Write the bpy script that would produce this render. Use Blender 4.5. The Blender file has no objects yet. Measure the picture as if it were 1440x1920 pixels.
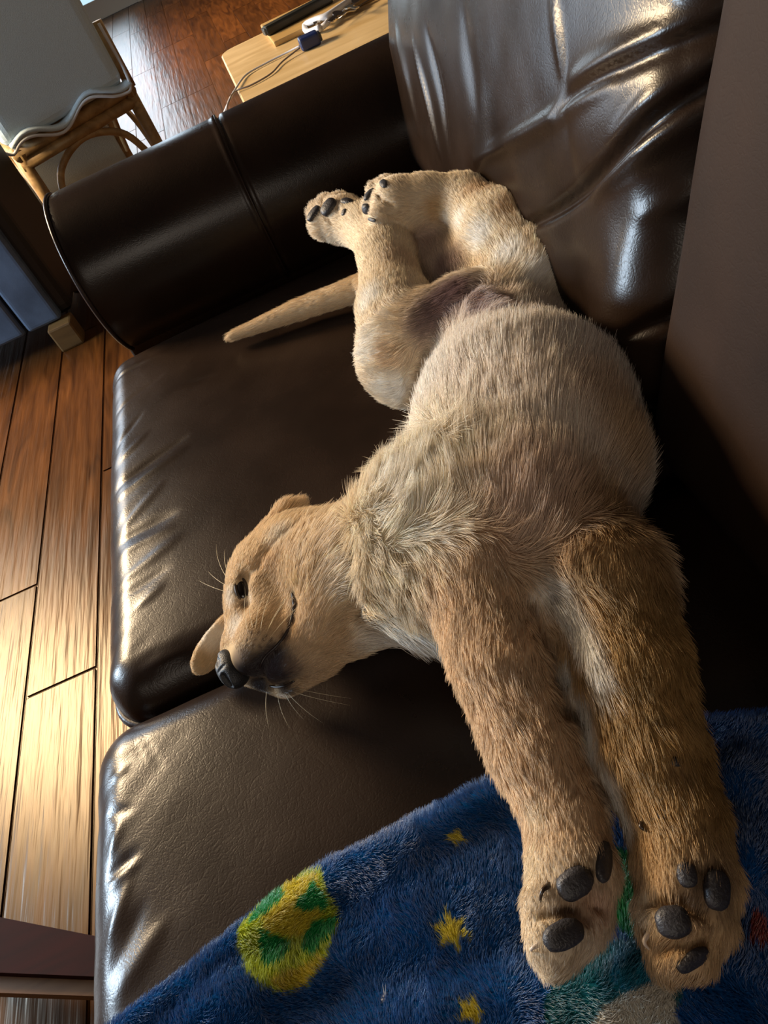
import bpy, bmesh, math, random
import numpy as np
from mathutils import Vector, Matrix, noise
from mathutils.bvhtree import BVHTree
from mathutils.kdtree import KDTree
rng = np.random.default_rng(7)
random.seed(7)
SC = bpy.context.scene
COL = SC.collection

# ---------------------------------------------------------------- camera
FPX = 1442.0
AY = np.array([-500, -1260, 1442.0]); AY /= np.linalg.norm(AY)
AD = np.array([688, 1377, 1442.0]); AD -= AD.dot(AY) * AY; AD /= np.linalg.norm(AD)
AZ = -AD; AX = np.cross(AY, AZ)
RW = np.array([AX, AY, AZ])            # rows: world axes in (right, down, forward)
CAM = np.array([0, 0, 0.95])
cd = bpy.data.cameras.new('camera'); co = bpy.data.objects.new('camera', cd); COL.objects.link(co)
cd.sensor_fit = 'VERTICAL'; cd.sensor_height = 32; cd.lens = FPX / 1920 * 32; cd.clip_start = 0.02
rt, up, bk = RW @ [1, 0, 0], RW @ [0, -1, 0], RW @ [0, 0, -1]
m = Matrix.Identity(4)
for i in range(3):
    m[i][0], m[i][1], m[i][2], m[i][3] = rt[i], up[i], bk[i], CAM[i]
co.matrix_world = m
SC.camera = co

# ---------------------------------------------------------------- world, lights, exposure
w = bpy.data.worlds.new('world'); SC.world = w; w.use_nodes = True
w.node_tree.nodes['Background'].inputs[0].default_value = (0.75, 0.85, 1.0, 1)
w.node_tree.nodes['Background'].inputs[1].default_value = 0.015
def area(name, loc, target, sx, sy, power, color, spread=180):
    l = bpy.data.lights.new(name, 'AREA'); l.shape = 'RECTANGLE'; l.size = sx; l.size_y = sy
    l.energy = power; l.color = color; l.spread = math.radians(spread)
    o = bpy.data.objects.new(name, l); COL.objects.link(o); o.location = loc
    o.rotation_euler = (Vector(target) - Vector(loc)).to_track_quat('-Z', 'Y').to_euler()
    return o
area('glass_door_daylight', (-3.2, 4.3, 1.15), (0, 0.7, 0.5), 2.0, 1.9, 70, (0.62, 0.80, 1.0))
area('window_daylight', (-3.2, 1.7, 1.30), (0, 0.5, 0.5), 0.75, 0.75, 105, (0.66, 0.83, 1.0))
area('near_ceiling_light', (-0.55, -1.3, 1.55), (0, .6, 0.5), 1.0, .55, 5.5, (1.0, 0.86, 0.72))
area('far_floor_fill', (-.1, 5.6, 2.4), (-.3, 5.2, 0), .8, .8, 70, (1.0, 0.72, 0.42), 110)  # added warm fill to brighten the far floor, no fitting there
area('far_door_daylight', (-1.0, 7.85, 1.2), (-0.7, 0.0, 0.9), 0.9, 1.9, 22, (0.72, 0.86, 1.0))
area('pendant_lamp_light', (-2.2, 2.6, 1.85), (-.7, 1.3, 0.35), 0.8, 0.7, 160, (1.0, 0.75, 0.47))
SC.view_settings.view_transform = 'Standard'; SC.view_settings.look = 'None'
SC.view_settings.gamma = 1; SC.view_settings.use_curve_mapping = False
SC.view_settings.exposure = 0.32
SC.cycles.use_denoising = True
SC.cycles.max_bounces = 8; SC.cycles.transparent_max_bounces = 8

# ---------------------------------------------------------------- helpers
def ray(px, py):
    return RW @ np.array([px - 720, py - 960, FPX])
def P(px, py, z):                       # where the sight line of a pixel meets the height z
    d = ray(px, py); t = (z - CAM[2]) / d[2]
    return CAM + d * t
def PT(px, py, z):
    d = ray(px, py); return (z - CAM[2]) / d[2]
def link(o, parent=None):
    COL.objects.link(o)
    if parent is not None: o.parent = parent
    return o
def tag(o, label=None, cat=None, group=None, kind=None):
    if label: o['label'] = label
    if cat: o['category'] = cat
    if group: o['group'] = group
    if kind: o['kind'] = kind
    return o
def thing(name, label, cat, loc=(0, 0, 0), rz=0, group=None):
    o = bpy.data.objects.new(name, None); COL.objects.link(o); o.location = loc; o.rotation_euler = (0, 0, rz)
    o.empty_display_size = 0.05
    return tag(o, label, cat, group)
def wloc(o):
    v = Vector((0, 0, 0))
    while o is not None: v += o.location; o = o.parent
    return v
def mesh_obj(name, v, f, mat, parent=None, smooth=True):
    me = bpy.data.meshes.new(name)
    v = np.asarray(v, float)
    if parent is not None:
        v = v - np.array(wloc(parent))
    me.from_pydata(v.tolist(), [], f if isinstance(f, list) else f.tolist()); me.update()
    if smooth: me.polygons.foreach_set('use_smooth', [True] * len(me.polygons))
    if mat: me.materials.append(mat)
    return link(bpy.data.objects.new(name, me), parent)
def box(name, lo, hi, mat, parent=None, bev=0.004, M4=None, seg=2):
    bm = bmesh.new(); bmesh.ops.create_cube(bm, size=1)
    lo, hi = np.array(lo, float), np.array(hi, float)
    for v in bm.verts:
        p = (np.array(v.co) + .5) * (hi - lo) + lo; v.co = p
    if bev: bmesh.ops.bevel(bm, geom=bm.edges[:], offset=bev, segments=seg, profile=.6, affect='EDGES')
    if M4 is not None: bmesh.ops.transform(bm, matrix=M4, verts=bm.verts)
    if parent is not None: bmesh.ops.translate(bm, vec=-wloc(parent), verts=bm.verts)
    me = bpy.data.meshes.new(name); bm.to_mesh(me); bm.free()
    if mat: me.materials.append(mat)
    return link(bpy.data.objects.new(name, me), parent)
def spline(pts, n=8, closed=False):     # Catmull-Rom
    p = np.array(pts, float); out = []; N = len(p)
    for i in range(N if closed else N - 1):
        a, b, c, d = (p[(i - 1) % N], p[i], p[(i + 1) % N], p[(i + 2) % N]) if closed else (p[max(i - 1, 0)], p[i], p[i + 1], p[min(i + 2, N - 1)])
        for k in range(n):
            t = k / n
            out.append(.5 * (2 * b + (c - a) * t + (2 * a - 5 * b + 4 * c - d) * t * t + (3 * b - a - 3 * c + d) * t ** 3))
    if not closed: out.append(p[-1])
    return np.array(out)
def tube_vf(path, rad, seg=8, closed=False, flat=None, base=0):
    path = np.array(path, float); n = len(path)
    rad = np.full(n, rad, float) if np.isscalar(rad) else np.array(rad, float)
    if closed: tan = np.roll(path, -1, 0) - np.roll(path, 1, 0)
    else: tan = np.gradient(path, axis=0)
    tan /= np.linalg.norm(tan, axis=1)[:, None] + 1e-12
    a0 = np.array([0, 0, 1.]) if abs(tan[0][2]) < .9 else np.array([1., 0, 0])
    v = []; u = np.cross(tan[0], a0); u /= np.linalg.norm(u)
    for i in range(n):
        u = u - u.dot(tan[i]) * tan[i]; u /= np.linalg.norm(u); wv = np.cross(tan[i], u)
        for k in range(seg):
            a = 2 * math.pi * k / seg
            v.append(path[i] + rad[i] * (math.cos(a) * u + math.sin(a) * wv * (flat or 1)))
    f = []
    for i in range(n if closed else n - 1):
        j = (i + 1) % n
        for k in range(seg):
            l = (k + 1) % seg
            f.append([base + i * seg + k, base + i * seg + l, base + j * seg + l, base + j * seg + k])
    if not closed:
        f.append([base + k for k in range(seg)][::-1]); f.append([base + (n - 1) * seg + k for k in range(seg)])
    return v, f
def tube(name, path, rad, mat, parent=None, seg=8, closed=False, flat=None):
    v, f = tube_vf(path, rad, seg, closed, flat)
    return mesh_obj(name, v, f, mat, parent)

# ---------------------------------------------------------------- materials
def new_mat(name):
    mt = bpy.data.materials.new(name); mt.use_nodes = True
    nt = mt.node_tree; return mt, nt, nt.nodes['Principled BSDF']
def nd(nt, t, **k):
    n = nt.nodes.new(t)
    for a, b in k.items(): setattr(n, a, b)
    return n
def simple(name, col, rough=.5, metal=0, bump=0, bscale=60, spec=.5, var=0):
    mt, nt, b = new_mat(name)
    b.inputs['Base Color'].default_value = (*col, 1); b.inputs['Roughness'].default_value = rough
    b.inputs['Metallic'].default_value = metal; b.inputs['Specular IOR Level'].default_value = spec
    tc = nd(nt, 'ShaderNodeTexCoord'); nz = nd(nt, 'ShaderNodeTexNoise'); nz.inputs['Scale'].default_value = bscale
    nz.inputs['Detail'].default_value = 5
    nt.links.new(tc.outputs['Object'], nz.inputs['Vector'])
    if bump:
        bp = nd(nt, 'ShaderNodeBump'); bp.inputs['Strength'].default_value = bump; bp.inputs['Distance'].default_value = .002
        nt.links.new(nz.outputs['Fac'], bp.inputs['Height']); nt.links.new(bp.outputs[0], b.inputs['Normal'])
    if var:
        r = nd(nt, 'ShaderNodeValToRGB'); r.color_ramp.elements[0].color = (*[c * (1 - var) for c in col], 1)
        r.color_ramp.elements[1].color = (*[min(1, c * (1 + var)) for c in col], 1)
        r.color_ramp.elements[0].position = .3; r.color_ramp.elements[1].position = .7
        nt.links.new(nz.outputs['Fac'], r.inputs[0]); nt.links.new(r.outputs[0], b.inputs['Base Color'])
    return mt
def leather(name, col, rough=.27, grain=.13, crackle=.045, spec=.26):
    mt, nt, b = new_mat(name); L = nt.links.new
    tc = nd(nt, 'ShaderNodeTexCoord')
    vo = nd(nt, 'ShaderNodeTexVoronoi', feature='DISTANCE_TO_EDGE'); vo.inputs['Scale'].default_value = 420
    v2 = nd(nt, 'ShaderNodeTexVoronoi', feature='DISTANCE_TO_EDGE'); v2.inputs['Scale'].default_value = 130
    nz = nd(nt, 'ShaderNodeTexNoise'); nz.inputs['Scale'].default_value = 9; nz.inputs['Detail'].default_value = 6
    n3 = nd(nt, 'ShaderNodeTexNoise'); n3.inputs['Scale'].default_value = 30
    wp = nd(nt, 'ShaderNodeMixRGB'); wp.inputs[0].default_value = .06
    L(tc.outputs['Object'], n3.inputs['Vector']); L(tc.outputs['Object'], wp.inputs[1]); L(n3.outputs['Color'], wp.inputs[2])
    L(tc.outputs['Object'], vo.inputs['Vector']); L(wp.outputs[0], v2.inputs['Vector']); L(tc.outputs['Object'], nz.inputs['Vector'])
    r = nd(nt, 'ShaderNodeValToRGB'); r.color_ramp.elements[0].color = (*[c * .75 for c in col], 1)
    r.color_ramp.elements[1].color = (*[c * 1.35 for c in col], 1); r.color_ramp.elements[0].position = .35; r.color_ramp.elements[1].position = .7
    L(nz.outputs['Fac'], r.inputs[0]); L(r.outputs[0], b.inputs['Base Color'])
    rr = nd(nt, 'ShaderNodeMapRange'); rr.inputs['To Min'].default_value = rough - .06; rr.inputs['To Max'].default_value = rough + .08
    L(nz.outputs['Fac'], rr.inputs[0]); L(rr.outputs[0], b.inputs['Roughness'])
    mr = nd(nt, 'ShaderNodeMapRange'); mr.inputs['From Max'].default_value = .12; L(v2.outputs['Distance'], mr.inputs[0])
    b1 = nd(nt, 'ShaderNodeBump'); b1.inputs['Strength'].default_value = crackle; b1.inputs['Distance'].default_value = .0012
    L(mr.outputs[0], b1.inputs['Height'])
    b2 = nd(nt, 'ShaderNodeBump'); b2.inputs['Strength'].default_value = grain; b2.inputs['Distance'].default_value = .0006
    L(vo.outputs['Distance'], b2.inputs['Height']); L(b1.outputs[0], b2.inputs['Normal'])
    L(b2.outputs[0], b.inputs['Normal'])
    b.inputs['Specular IOR Level'].default_value = spec
    return mt
LEATHER = leather('dark_brown_leather', (.014, .0075, .0045))
LEATHER_BACK = leather('dark_brown_back_leather', (.016, .008, .005), rough=.6, spec=.12)
PIPING = leather('piping_leather', (.018, .010, .008), rough=.33)
NAVY_LEATHER = leather('blue_black_leather', (.09, .13, .20), rough=.5)
def floor_wood():
    mt, nt, b = new_mat('hand_scraped_wood'); L = nt.links.new
    tc = nd(nt, 'ShaderNodeTexCoord'); oi = nd(nt, 'ShaderNodeObjectInfo')
    mp = nd(nt, 'ShaderNodeMapping'); mp.inputs['Scale'].default_value = (9, 1.2, 4)
    ad = nd(nt, 'ShaderNodeVectorMath', operation='ADD'); L(tc.outputs['Object'], ad.inputs[0])
    mul = nd(nt, 'ShaderNodeVectorMath', operation='SCALE'); mul.inputs[0].default_value = (7, 13, 3); L(oi.outputs['Random'], mul.inputs['Scale'])
    L(mul.outputs[0], ad.inputs[1]); L(ad.outputs[0], mp.inputs[0])
    nz = nd(nt, 'ShaderNodeTexNoise'); nz.inputs['Scale'].default_value = 3; nz.inputs['Detail'].default_value = 8; nz.inputs['Distortion'].default_value = 1.2
    L(mp.outputs[0], nz.inputs['Vector'])
    r = nd(nt, 'ShaderNodeValToRGB'); e = r.color_ramp.elements
    e[0].position = .3; e[0].color = (.026, .0085, .002, 1); e[1].position = .75; e[1].color = (.095, .034, .008, 1)
    L(nz.outputs['Fac'], r.inputs[0])
    hv = nd(nt, 'ShaderNodeHueSaturation'); mr = nd(nt, 'ShaderNodeMapRange'); mr.inputs['To Min'].default_value = .75; mr.inputs['To Max'].default_value = 1.2
    L(oi.outputs['Random'], mr.inputs[0]); L(mr.outputs[0], hv.inputs['Value']); L(r.outputs[0], hv.inputs['Color']); L(hv.outputs[0], b.inputs['Base Color'])
    b.inputs['Roughness'].default_value = .31; b.inputs['Specular IOR Level'].default_value = .26; b.inputs['Specular Tint'].default_value = (1, .80, .52, 1)
    m2 = nd(nt, 'ShaderNodeMapping'); m2.inputs['Scale'].default_value = (28, 1.6, 1); L(tc.outputs['Object'], m2.inputs[0])
    n2 = nd(nt, 'ShaderNodeTexNoise'); n2.inputs['Scale'].default_value = 2; n2.inputs['Detail'].default_value = 3; L(m2.outputs[0], n2.inputs['Vector'])
    b1 = nd(nt, 'ShaderNodeBump'); b1.inputs['Strength'].default_value = .55; b1.inputs['Distance'].default_value = .004; L(n2.outputs['Fac'], b1.inputs['Height'])
    b2 = nd(nt, 'ShaderNodeBump'); b2.inputs['Strength'].default_value = .15; b2.inputs['Distance'].default_value = .001; L(nz.outputs['Fac'], b2.inputs['Height'])
    L(b1.outputs[0], b2.inputs['Normal']); L(b2.outputs[0], b.inputs['Normal'])
    return mt
FLOORM = floor_wood()
def wood(name, c0, c1, rough=.45, sc=(2, 14, 14)):
    mt, nt, b = new_mat(name); L = nt.links.new
    tc = nd(nt, 'ShaderNodeTexCoord'); mp = nd(nt, 'ShaderNodeMapping'); mp.inputs['Scale'].default_value = sc
    nz = nd(nt, 'ShaderNodeTexNoise'); nz.inputs['Scale'].default_value = 3; nz.inputs['Detail'].default_value = 7; nz.inputs['Distortion'].default_value = .8
    L(tc.outputs['Object'], mp.inputs[0]); L(mp.outputs[0], nz.inputs['Vector'])
    r = nd(nt, 'ShaderNodeValToRGB'); e = r.color_ramp.elements
    e[0].position = .35; e[0].color = (*c0, 1); e[1].position = .7; e[1].color = (*c1, 1)
    L(nz.outputs['Fac'], r.inputs[0]); L(r.outputs[0], b.inputs['Base Color']); b.inputs['Roughness'].default_value = rough
    return mt
def attr_mat(name, rough=.8, translucent=.0, gloss=.0, grough=.35, attr='Col'):
    mt = bpy.data.materials.new(name); mt.use_nodes = True; nt = mt.node_tree; L = nt.links.new
    nt.nodes.clear(); out = nd(nt, 'ShaderNodeOutputMaterial'); at = nd(nt, 'ShaderNodeAttribute'); at.attribute_name = attr
    df = nd(nt, 'ShaderNodeBsdfDiffuse'); L(at.outputs['Color'], df.inputs['Color']); last = df
    if translucent:
        tl = nd(nt, 'ShaderNodeBsdfTranslucent'); L(at.outputs['Color'], tl.inputs['Color'])
        mx = nd(nt, 'ShaderNodeMixShader'); mx.inputs[0].default_value = translucent
        L(last.outputs[0], mx.inputs[1]); L(tl.outputs[0], mx.inputs[2]); last = mx
    if gloss:
        gl = nd(nt, 'ShaderNodeBsdfGlossy'); gl.inputs['Roughness'].default_value = grough
        mx = nd(nt, 'ShaderNodeMixShader'); mx.inputs[0].default_value = gloss
        L(last.outputs[0], mx.inputs[1]); L(gl.outputs[0], mx.inputs[2]); last = mx
    L(last.outputs[0], out.inputs[0]); return mt
FUR = attr_mat('fur_strands', translucent=.25, gloss=.06, grough=.45)
SKIN = attr_mat('fur_skin')
PILE = attr_mat('fleece_pile', translucent=.15, gloss=.13, grough=.35)
FLEECE = attr_mat('fleece_base')

# ---------------------------------------------------------------- room shell
WALLM = simple('wall_paint', (.08, .06, .045), .8)
CEILM = simple('ceiling_paint', (.06, .045, .035), .9)
WHITEW = simple('white_trim', (.75, .76, .74), .5)
def struct(name, lo, hi, mat, bev=0, parent=None):
    return tag(box(name, lo, hi, mat, parent, bev), kind='structure') if parent is None else box(name, lo, hi, mat, parent, bev)
RX0, RX1, RY0, RY1, RZ = -3.3, 1.2, -1.6, 8.0, 2.6
fl = struct('floor', (RX0, RY0, -.06), (RX1, RY1, -.014), simple('subfloor', (.16, .075, .025), .8))
struct('ceiling', (RX0, RY0, RZ), (RX1, RY1, RZ + .05), CEILM)
struct('wall_right', (RX1, RY0, 0), (RX1 + .05, RY1, RZ), WALLM)
struct('wall_near', (RX0, RY0 - .05, 0), (RX1, RY0, RZ), WALLM)
# window wall: two stretches beside the opening, one below, one above
wl = struct('wall_left', (RX0 - .06, RY0, 0), (RX0, 1.15, RZ), WALLM)
for y0, y1, z0, z1 in ((1.15, 2.25, 0, .75), (1.15, 2.25, 1.85, RZ), (2.25, 3.25, 0, RZ), (3.25, 5.35, 2.12, RZ), (5.35, RY1, 0, RZ)):
    struct('wall_section', (RX0 - .06, y0, z0), (RX0, y1, z1), WALLM, parent=wl)
DAYW = None
def glazed(name, y0, y1, z0, z1, mid):
    g = tag(box(name, (RX0 - .05, y0, z0), (RX0 - .02, y1, z0 + .06), WHITEW, None, .004), kind='structure')
    for a, b_, c, d in [(y0, y0 + .06, z0 + .06, z1), (y1 - .06, y1, z0 + .06, z1), (mid - .03, mid + .03, z0 + .06, z1), (y0 + .06, y1 - .06, z1 - .06, z1)]:
        box('window_frame', (RX0 - .05, a, c), (RX0 - .02, b_, d), WHITEW, g, .003)
    return g
win = glazed('window_1', 1.15, 2.25, .75, 1.85, 1.7); win2 = glazed('door_2', 3.25, 5.35, .0, 2.12, 4.3)
# far wall with a glazed door, curtain and wooden door beside it
wf = struct('wall_far', (-.4, RY1, 0), (RX1, RY1 + .06, RZ), WALLM)
struct('wall_section', (RX0, RY1, 0), (-1.65, RY1 + .06, RZ), WALLM, parent=wf)
struct('wall_section', (-1.65, RY1, 2.15), (-.4, RY1 + .06, RZ), WALLM, parent=wf)
dr = tag(box('door_1', (-1.65, RY1 + .005, 0), (-.4, RY1 + .045, .14), WHITEW, None, .004), kind='structure')
for a, b_ in [(-1.65, -1.56), (-1.08, -1.02), (-.49, -.4)]:
    box('door_frame', (a, RY1 + .005, .14), (b_, RY1 + .045, 2.15), WHITEW, dr, .004)
def emit(name, col, s):
    mt = bpy.data.materials.new(name); mt.use_nodes = True; nt = mt.node_tree; nt.nodes.clear()
    o = nd(nt, 'ShaderNodeOutputMaterial'); e = nd(nt, 'ShaderNodeEmission'); e.inputs[0].default_value = (*col, 1); e.inputs[1].default_value = s
    nt.links.new(e.outputs[0], o.inputs[0]); return mt
DAY = emit('daylit_view', (.55, .80, .95), .9); SIDE = emit('daylit_side_view', (.55, .78, 1.0), .35)
MINT = emit('daylit_garden', (.55, .80, .62), .9)
box('door_pane', (-1.56, RY1 + .02, .14), (-1.08, RY1 + .03, 2.15), MINT, dr, 0)
box('door_pane', (-1.02, RY1 + .02, .14), (-.49, RY1 + .03, 2.15), DAY, dr, 0)
for a, b_, c, d, g in [(1.21, 1.67, .81, 1.79, win), (1.73, 2.19, .81, 1.79, win), (3.31, 4.27, .06, 2.06, win2), (4.33, 5.29, .06, 2.06, win2)]:
    box('window_pane', (RX0 - .04, a, c), (RX0 - .035, b_, d), SIDE, g, 0)
struct('baseboard_far', (-.4, RY1 - .02, 0), (RX1, RY1, .1), WHITEW, .003)

# planks of the floor
def plank_mesh(w_, l_):
    bm = bmesh.new(); bmesh.ops.create_cube(bm, size=1)
    for v in bm.verts: v.co = (v.co.x * w_, v.co.y * l_, v.co.z * .014 - .007)
    ed = [e for e in bm.edges if all(v.co.z > -.001 for v in e.verts)]
    bmesh.ops.bevel(bm, geom=ed, offset=.0028, segments=2, affect='EDGES')
    me = bpy.data.meshes.new('plank'); bm.to_mesh(me); bm.free(); me.materials.append(FLOORM)
    return me
PW, PL = .1432, 1.35
pm = plank_mesh(PW - .0012, PL - .0012)
edge = -.638
for k in range(-10, 18):
    x = edge - PW * (k + .5)
    if x > RX1 - .05 or x < RX0 + .03: continue
    off = {0: .953, 1: 1.244, 2: .32}.get(k, random.Random(k).random() * PL)
    j = -1
    y = off - PL
    while y > -.2: y -= PL
    while y < RY1:
        c = y + PL / 2
        y2 = min(y + PL, RY1 - .01)
        if y2 - y > .05:
            o = bpy.data.objects.new('plank', pm); link(o, fl); o.location = (x, (y + y2) / 2, 0); o.scale.y = (y2 - y) / PL
        y += PL

# ---------------------------------------------------------------- sofa
SOFA = thing('sofa', 'dark brown leather sofa with rolled arm and loose cushions, under the sleeping puppy', 'sofa', (0, .4, 0))
def fbm(p, sc, seed=0, octv=3):
    p = np.asarray(p); out = np.empty(len(p)); o = Vector((seed * 7.3, seed * 3.1, seed))
    f = noise.fractal
    for i, q in enumerate(p): out[i] = f(Vector(q) * sc + o, 1.0, 2.0, octv)
    return out
def grid_face(n1, n2):
    a = np.linspace(-1, 1, n1 + 1); b = np.linspace(-1, 1, n2 + 1)
    U, V = np.meshgrid(a, b, indexing='ij')
    idx = np.arange((n1 + 1) * (n2 + 1)).reshape(n1 + 1, n2 + 1)
    f = np.stack([idx[:-1, :-1], idx[1:, :-1], idx[1:, 1:], idx[:-1, 1:]], -1).reshape(-1, 4)
    return U.ravel(), V.ravel(), f
def seg_disp(xy, segs):
    d = np.zeros(len(xy))
    for line, wd, h in segs:               # wd: half width, h: height (+ ridge, - valley)
        line = spline(line, 5) if len(line) > 2 else np.array(line)
        sl = np.linalg.norm(np.diff(line, axis=0), axis=1); cum = np.r_[0, np.cumsum(sl)]
        best = np.full(len(xy), 1e9); par = np.zeros(len(xy))
        for i in range(len(sl)):
            ab = line[i + 1] - line[i]; t = np.clip(((xy - line[i]) @ ab) / (sl[i] ** 2 + 1e-12), 0, 1)
            q = np.linalg.norm(xy - line[i] - t[:, None] * ab, axis=1); m_ = q < best
            best[m_] = q[m_]; par[m_] = (cum[i] + t[m_] * sl[i]) / cum[-1]
        d += .6 * h * np.exp(-(best / (wd * (.5 + .5 * np.sin(np.pi * np.clip(par * .8 + .1, 0, 1))))) ** 2) * np.clip(np.sin(np.pi * np.clip(par * .94 + .03, 0, 1)), 0, 1) ** .5
    return d
def cushion(name, frame, half, r, bulge, segs, mat, parent, n=(120, 120, 20), amp=.0012, nsc=6, fn=None, seed=1):
    """rounded pillow: local x,y in the face, z = thickness; frame = (origin, ex, ey, ez)"""
    O, ex, ey, ez = [np.array(q, float) for q in frame]; H = np.array(half, float)
    vs, fs, base = [], [], 0
    def warp(u):                            # finer spacing towards the rims
        return np.sign(u) * (1 - (1 - abs(u)) ** 1.35)
    for ax in range(3):
        i, j = [(1, 2), (2, 0), (0, 1)][ax]
        for s in (-1, 1):
            U, V, f = grid_face(n[i], n[j])
            p = np.zeros((len(U), 3)); p[:, ax] = s; p[:, i] = warp(U); p[:, j] = warp(V)
            vs.append(p); fs.append((f if s > 0 else f[:, ::-1]) + base); base += len(U)
    p = np.vstack(vs); f = np.vstack(fs); q = p * H
    rv = np.array([r, r, min(r, H[2] * .98)])
    inner = np.clip(q, -(H - rv), H - rv); d = (q - inner) / rv
    ln = np.linalg.norm(d, axis=1); mx = np.abs(d).max(1)
    d = np.where(ln[:, None] > 1e-9, d / np.maximum(ln, 1e-9)[:, None] * mx[:, None], 0)
    q = inner + d * rv
    nrm = np.where(ln[:, None] > 1e-9, d / rv, np.eye(3)[2] * np.sign(p[:, 2:3])); nrm /= np.linalg.norm(nrm, axis=1)[:, None] + 1e-9
    u, v = q[:, 0] / H[0], q[:, 1] / H[1]
    bl = bulge * np.clip(1 - u ** 4, 0, 1) * np.clip(1 - v ** 4, 0, 1)
    top = np.clip(q[:, 2] / H[2], 0, 1) ** 2
    q[:, 2] += bl * np.sign(q[:, 2]) * np.abs(q[:, 2] / H[2])
    disp = np.zeros(len(q)); sel = q[:, 2] > 0
    disp[sel] = (seg_disp(q[sel][:, :2], segs) + amp * fbm(q[sel], nsc, seed)) * np.clip(top[sel] * 1.5 + .25, 0, 1)
    if fn is not None: disp[sel] += fn(q[sel])
    q = q + nrm * disp[:, None]
    Wd = O + q[:, :1] * ex + q[:, 1:2] * ey + q[:, 2:] * ez
    bm = bmesh.new()
    key = {}; remap = np.empty(len(Wd), int); uniq = []
    rd = np.round(p, 6)
    for i_, t_ in enumerate(map(tuple, rd)):
        if t_ in key: remap[i_] = key[t_]
        else: key[t_] = len(uniq); remap[i_] = len(uniq); uniq.append(i_)
    bm.free()
    return mesh_obj(name, Wd[uniq], remap[f].tolist(), mat, parent)
def round_rect(hx, hy, r, n=8):
    out = []
    for cx, cy, a0 in [(hx - r, hy - r, 0), (-hx + r, hy - r, 90), (-hx + r, -hy + r, 180), (hx - r, -hy + r, 270)]:
        for k in range(n + 1):
            a = math.radians(a0 + 90 * k / n); out.append((cx + r * math.cos(a), cy + r * math.sin(a)))
    pts = []
    for i, p_ in enumerate(out):
        q_ = out[(i + 1) % len(out)]; L_ = math.dist(p_, q_); m_ = max(1, int(L_ / .02))
        for k in range(m_): pts.append((p_[0] + (q_[0] - p_[0]) * k / m_, p_[1] + (q_[1] - p_[1]) * k / m_))
    return np.array(pts)
def loc2d(frame, wz, px, py):              # sight line meets the plane at height wz of a local frame
    O, ex, ey, ez = [np.array(q, float) for q in frame]
    d = ray(px, py); O2 = O + ez * wz
    t = (O2 - CAM).dot(ez) / d.dot(ez); h = CAM + t * d - O
    return np.array([h.dot(ex), h.dot(ey)])
def segs_px(frame, wz, L_):
    return [([loc2d(frame, wz, *a) for a in q[:-2]], q[-2], q[-1]) for q in L_]
SEAT = .45
# seat cushions (local x = world X, y = world Y)
f1 = ((-.028, .787, .375), (1, 0, 0), (0, 1, 0), (0, 0, 1)); h1 = (.322, .325, .063)
wr1 = [((212, 905), (345, 820), .007, -.0050), ((212, 925), (345, 840), .006, .0030), ((208, 762), (300, 700), .006, -.0024),
       ((212, 1010), (325, 960), .008, -.0034), ((215, 1030), (320, 985), .006, .0022), ((225, 850), (272, 808), .006, .0026), ((222, 985), (300, 905), .007, .0022),
       ((205, 700), (262, 672), .005, -.0022), ((210, 830), (262, 770), .005, -.002), ((222, 1080), (330, 1005), .008, .0026), ((222, 1110), (310, 1060), .007, -.002),
       ((250, 1130), (300, 1090), .006, .002), ((215, 690), (300, 655), .004, .0016), ((345, 720), (400, 705), .004, -.0016), ((250, 1240), (330, 1205), .006, .002)]
def front_pucker(q, hx=.322):
    x = q[:, 0]; fade = np.exp(-((x + hx) / .07) ** 2)
    a = fbm(np.stack([q[:, 0] * 7 + q[:, 1] * 6, q[:, 1] * 26 - q[:, 0] * 20, q[:, 2]], 1), 1.0, 5, 2)
    return .0013 * fade * a
c1 = cushion('seat_cushion', f1, h1, .045, .012, segs_px(f1, .075, wr1), LEATHER, SOFA, n=(170, 200, 18), fn=front_pucker)
rr1 = round_rect(h1[0] + .001, h1[1] + .001, .045)
tube('piping', [(f1[0][0] + a, f1[0][1] + b, .375 + .012) for a, b in rr1], .0048, PIPING, c1, closed=True)
f2 = ((-.030, .118, .378), (1, 0, 0), (0, 1, 0), (0, 0, 1)); h2 = (.330, .333, .062)
wr2 = [((190, 1520), (240, 1512), .004, -.0016), ((192, 1640), (245, 1598), .006, -.0030), ((192, 1655), (250, 1612), .005, .0022), ((190, 1760), (235, 1650), .006, .0026),
       ((195, 1600), (215, 1540), .005, .002), ((190, 1830), (260, 1700), .008, -.003), ((215, 1860), (300, 1730), .008, .0026), ((240, 1380), (262, 1420), .0016, -.0008), ((255, 1370), (300, 1440), .0016, -.0009),
       ((195, 1450), (230, 1430), .005, .0016)]
c2 = cushion('seat_cushion', f2, h2, .048, .010, segs_px(f2, .072, wr2), LEATHER, SOFA, n=(170, 190, 18), seed=3, fn=lambda q: front_pucker(q, .33) * .8)
rr2 = round_rect(h2[0] + .001, h2[1] + .001, .048)
tube('piping', [(f2[0][0] + a, f2[0][1] + b, .378 + .008) for a, b in rr2], .0048, PIPING, c2, closed=True)
# base below the cushions
box('base_frame', (-.295, -.40, .07), (.55, 1.10, .312), LEATHER, SOFA, .02)
for x_ in (-.24, .48):
    for y_ in (-.34, 1.22): box('foot', (x_ - .035, y_ - .035, 0), (x_ + .035, y_ + .035, .072), wood('sofa_foot_wood', (.03, .014, .008), (.05, .022, .012)), SOFA, .006)
box('back_frame', (.40, -.40, .312), (.56, 1.30, .86), LEATHER, SOFA, .03)
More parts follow.
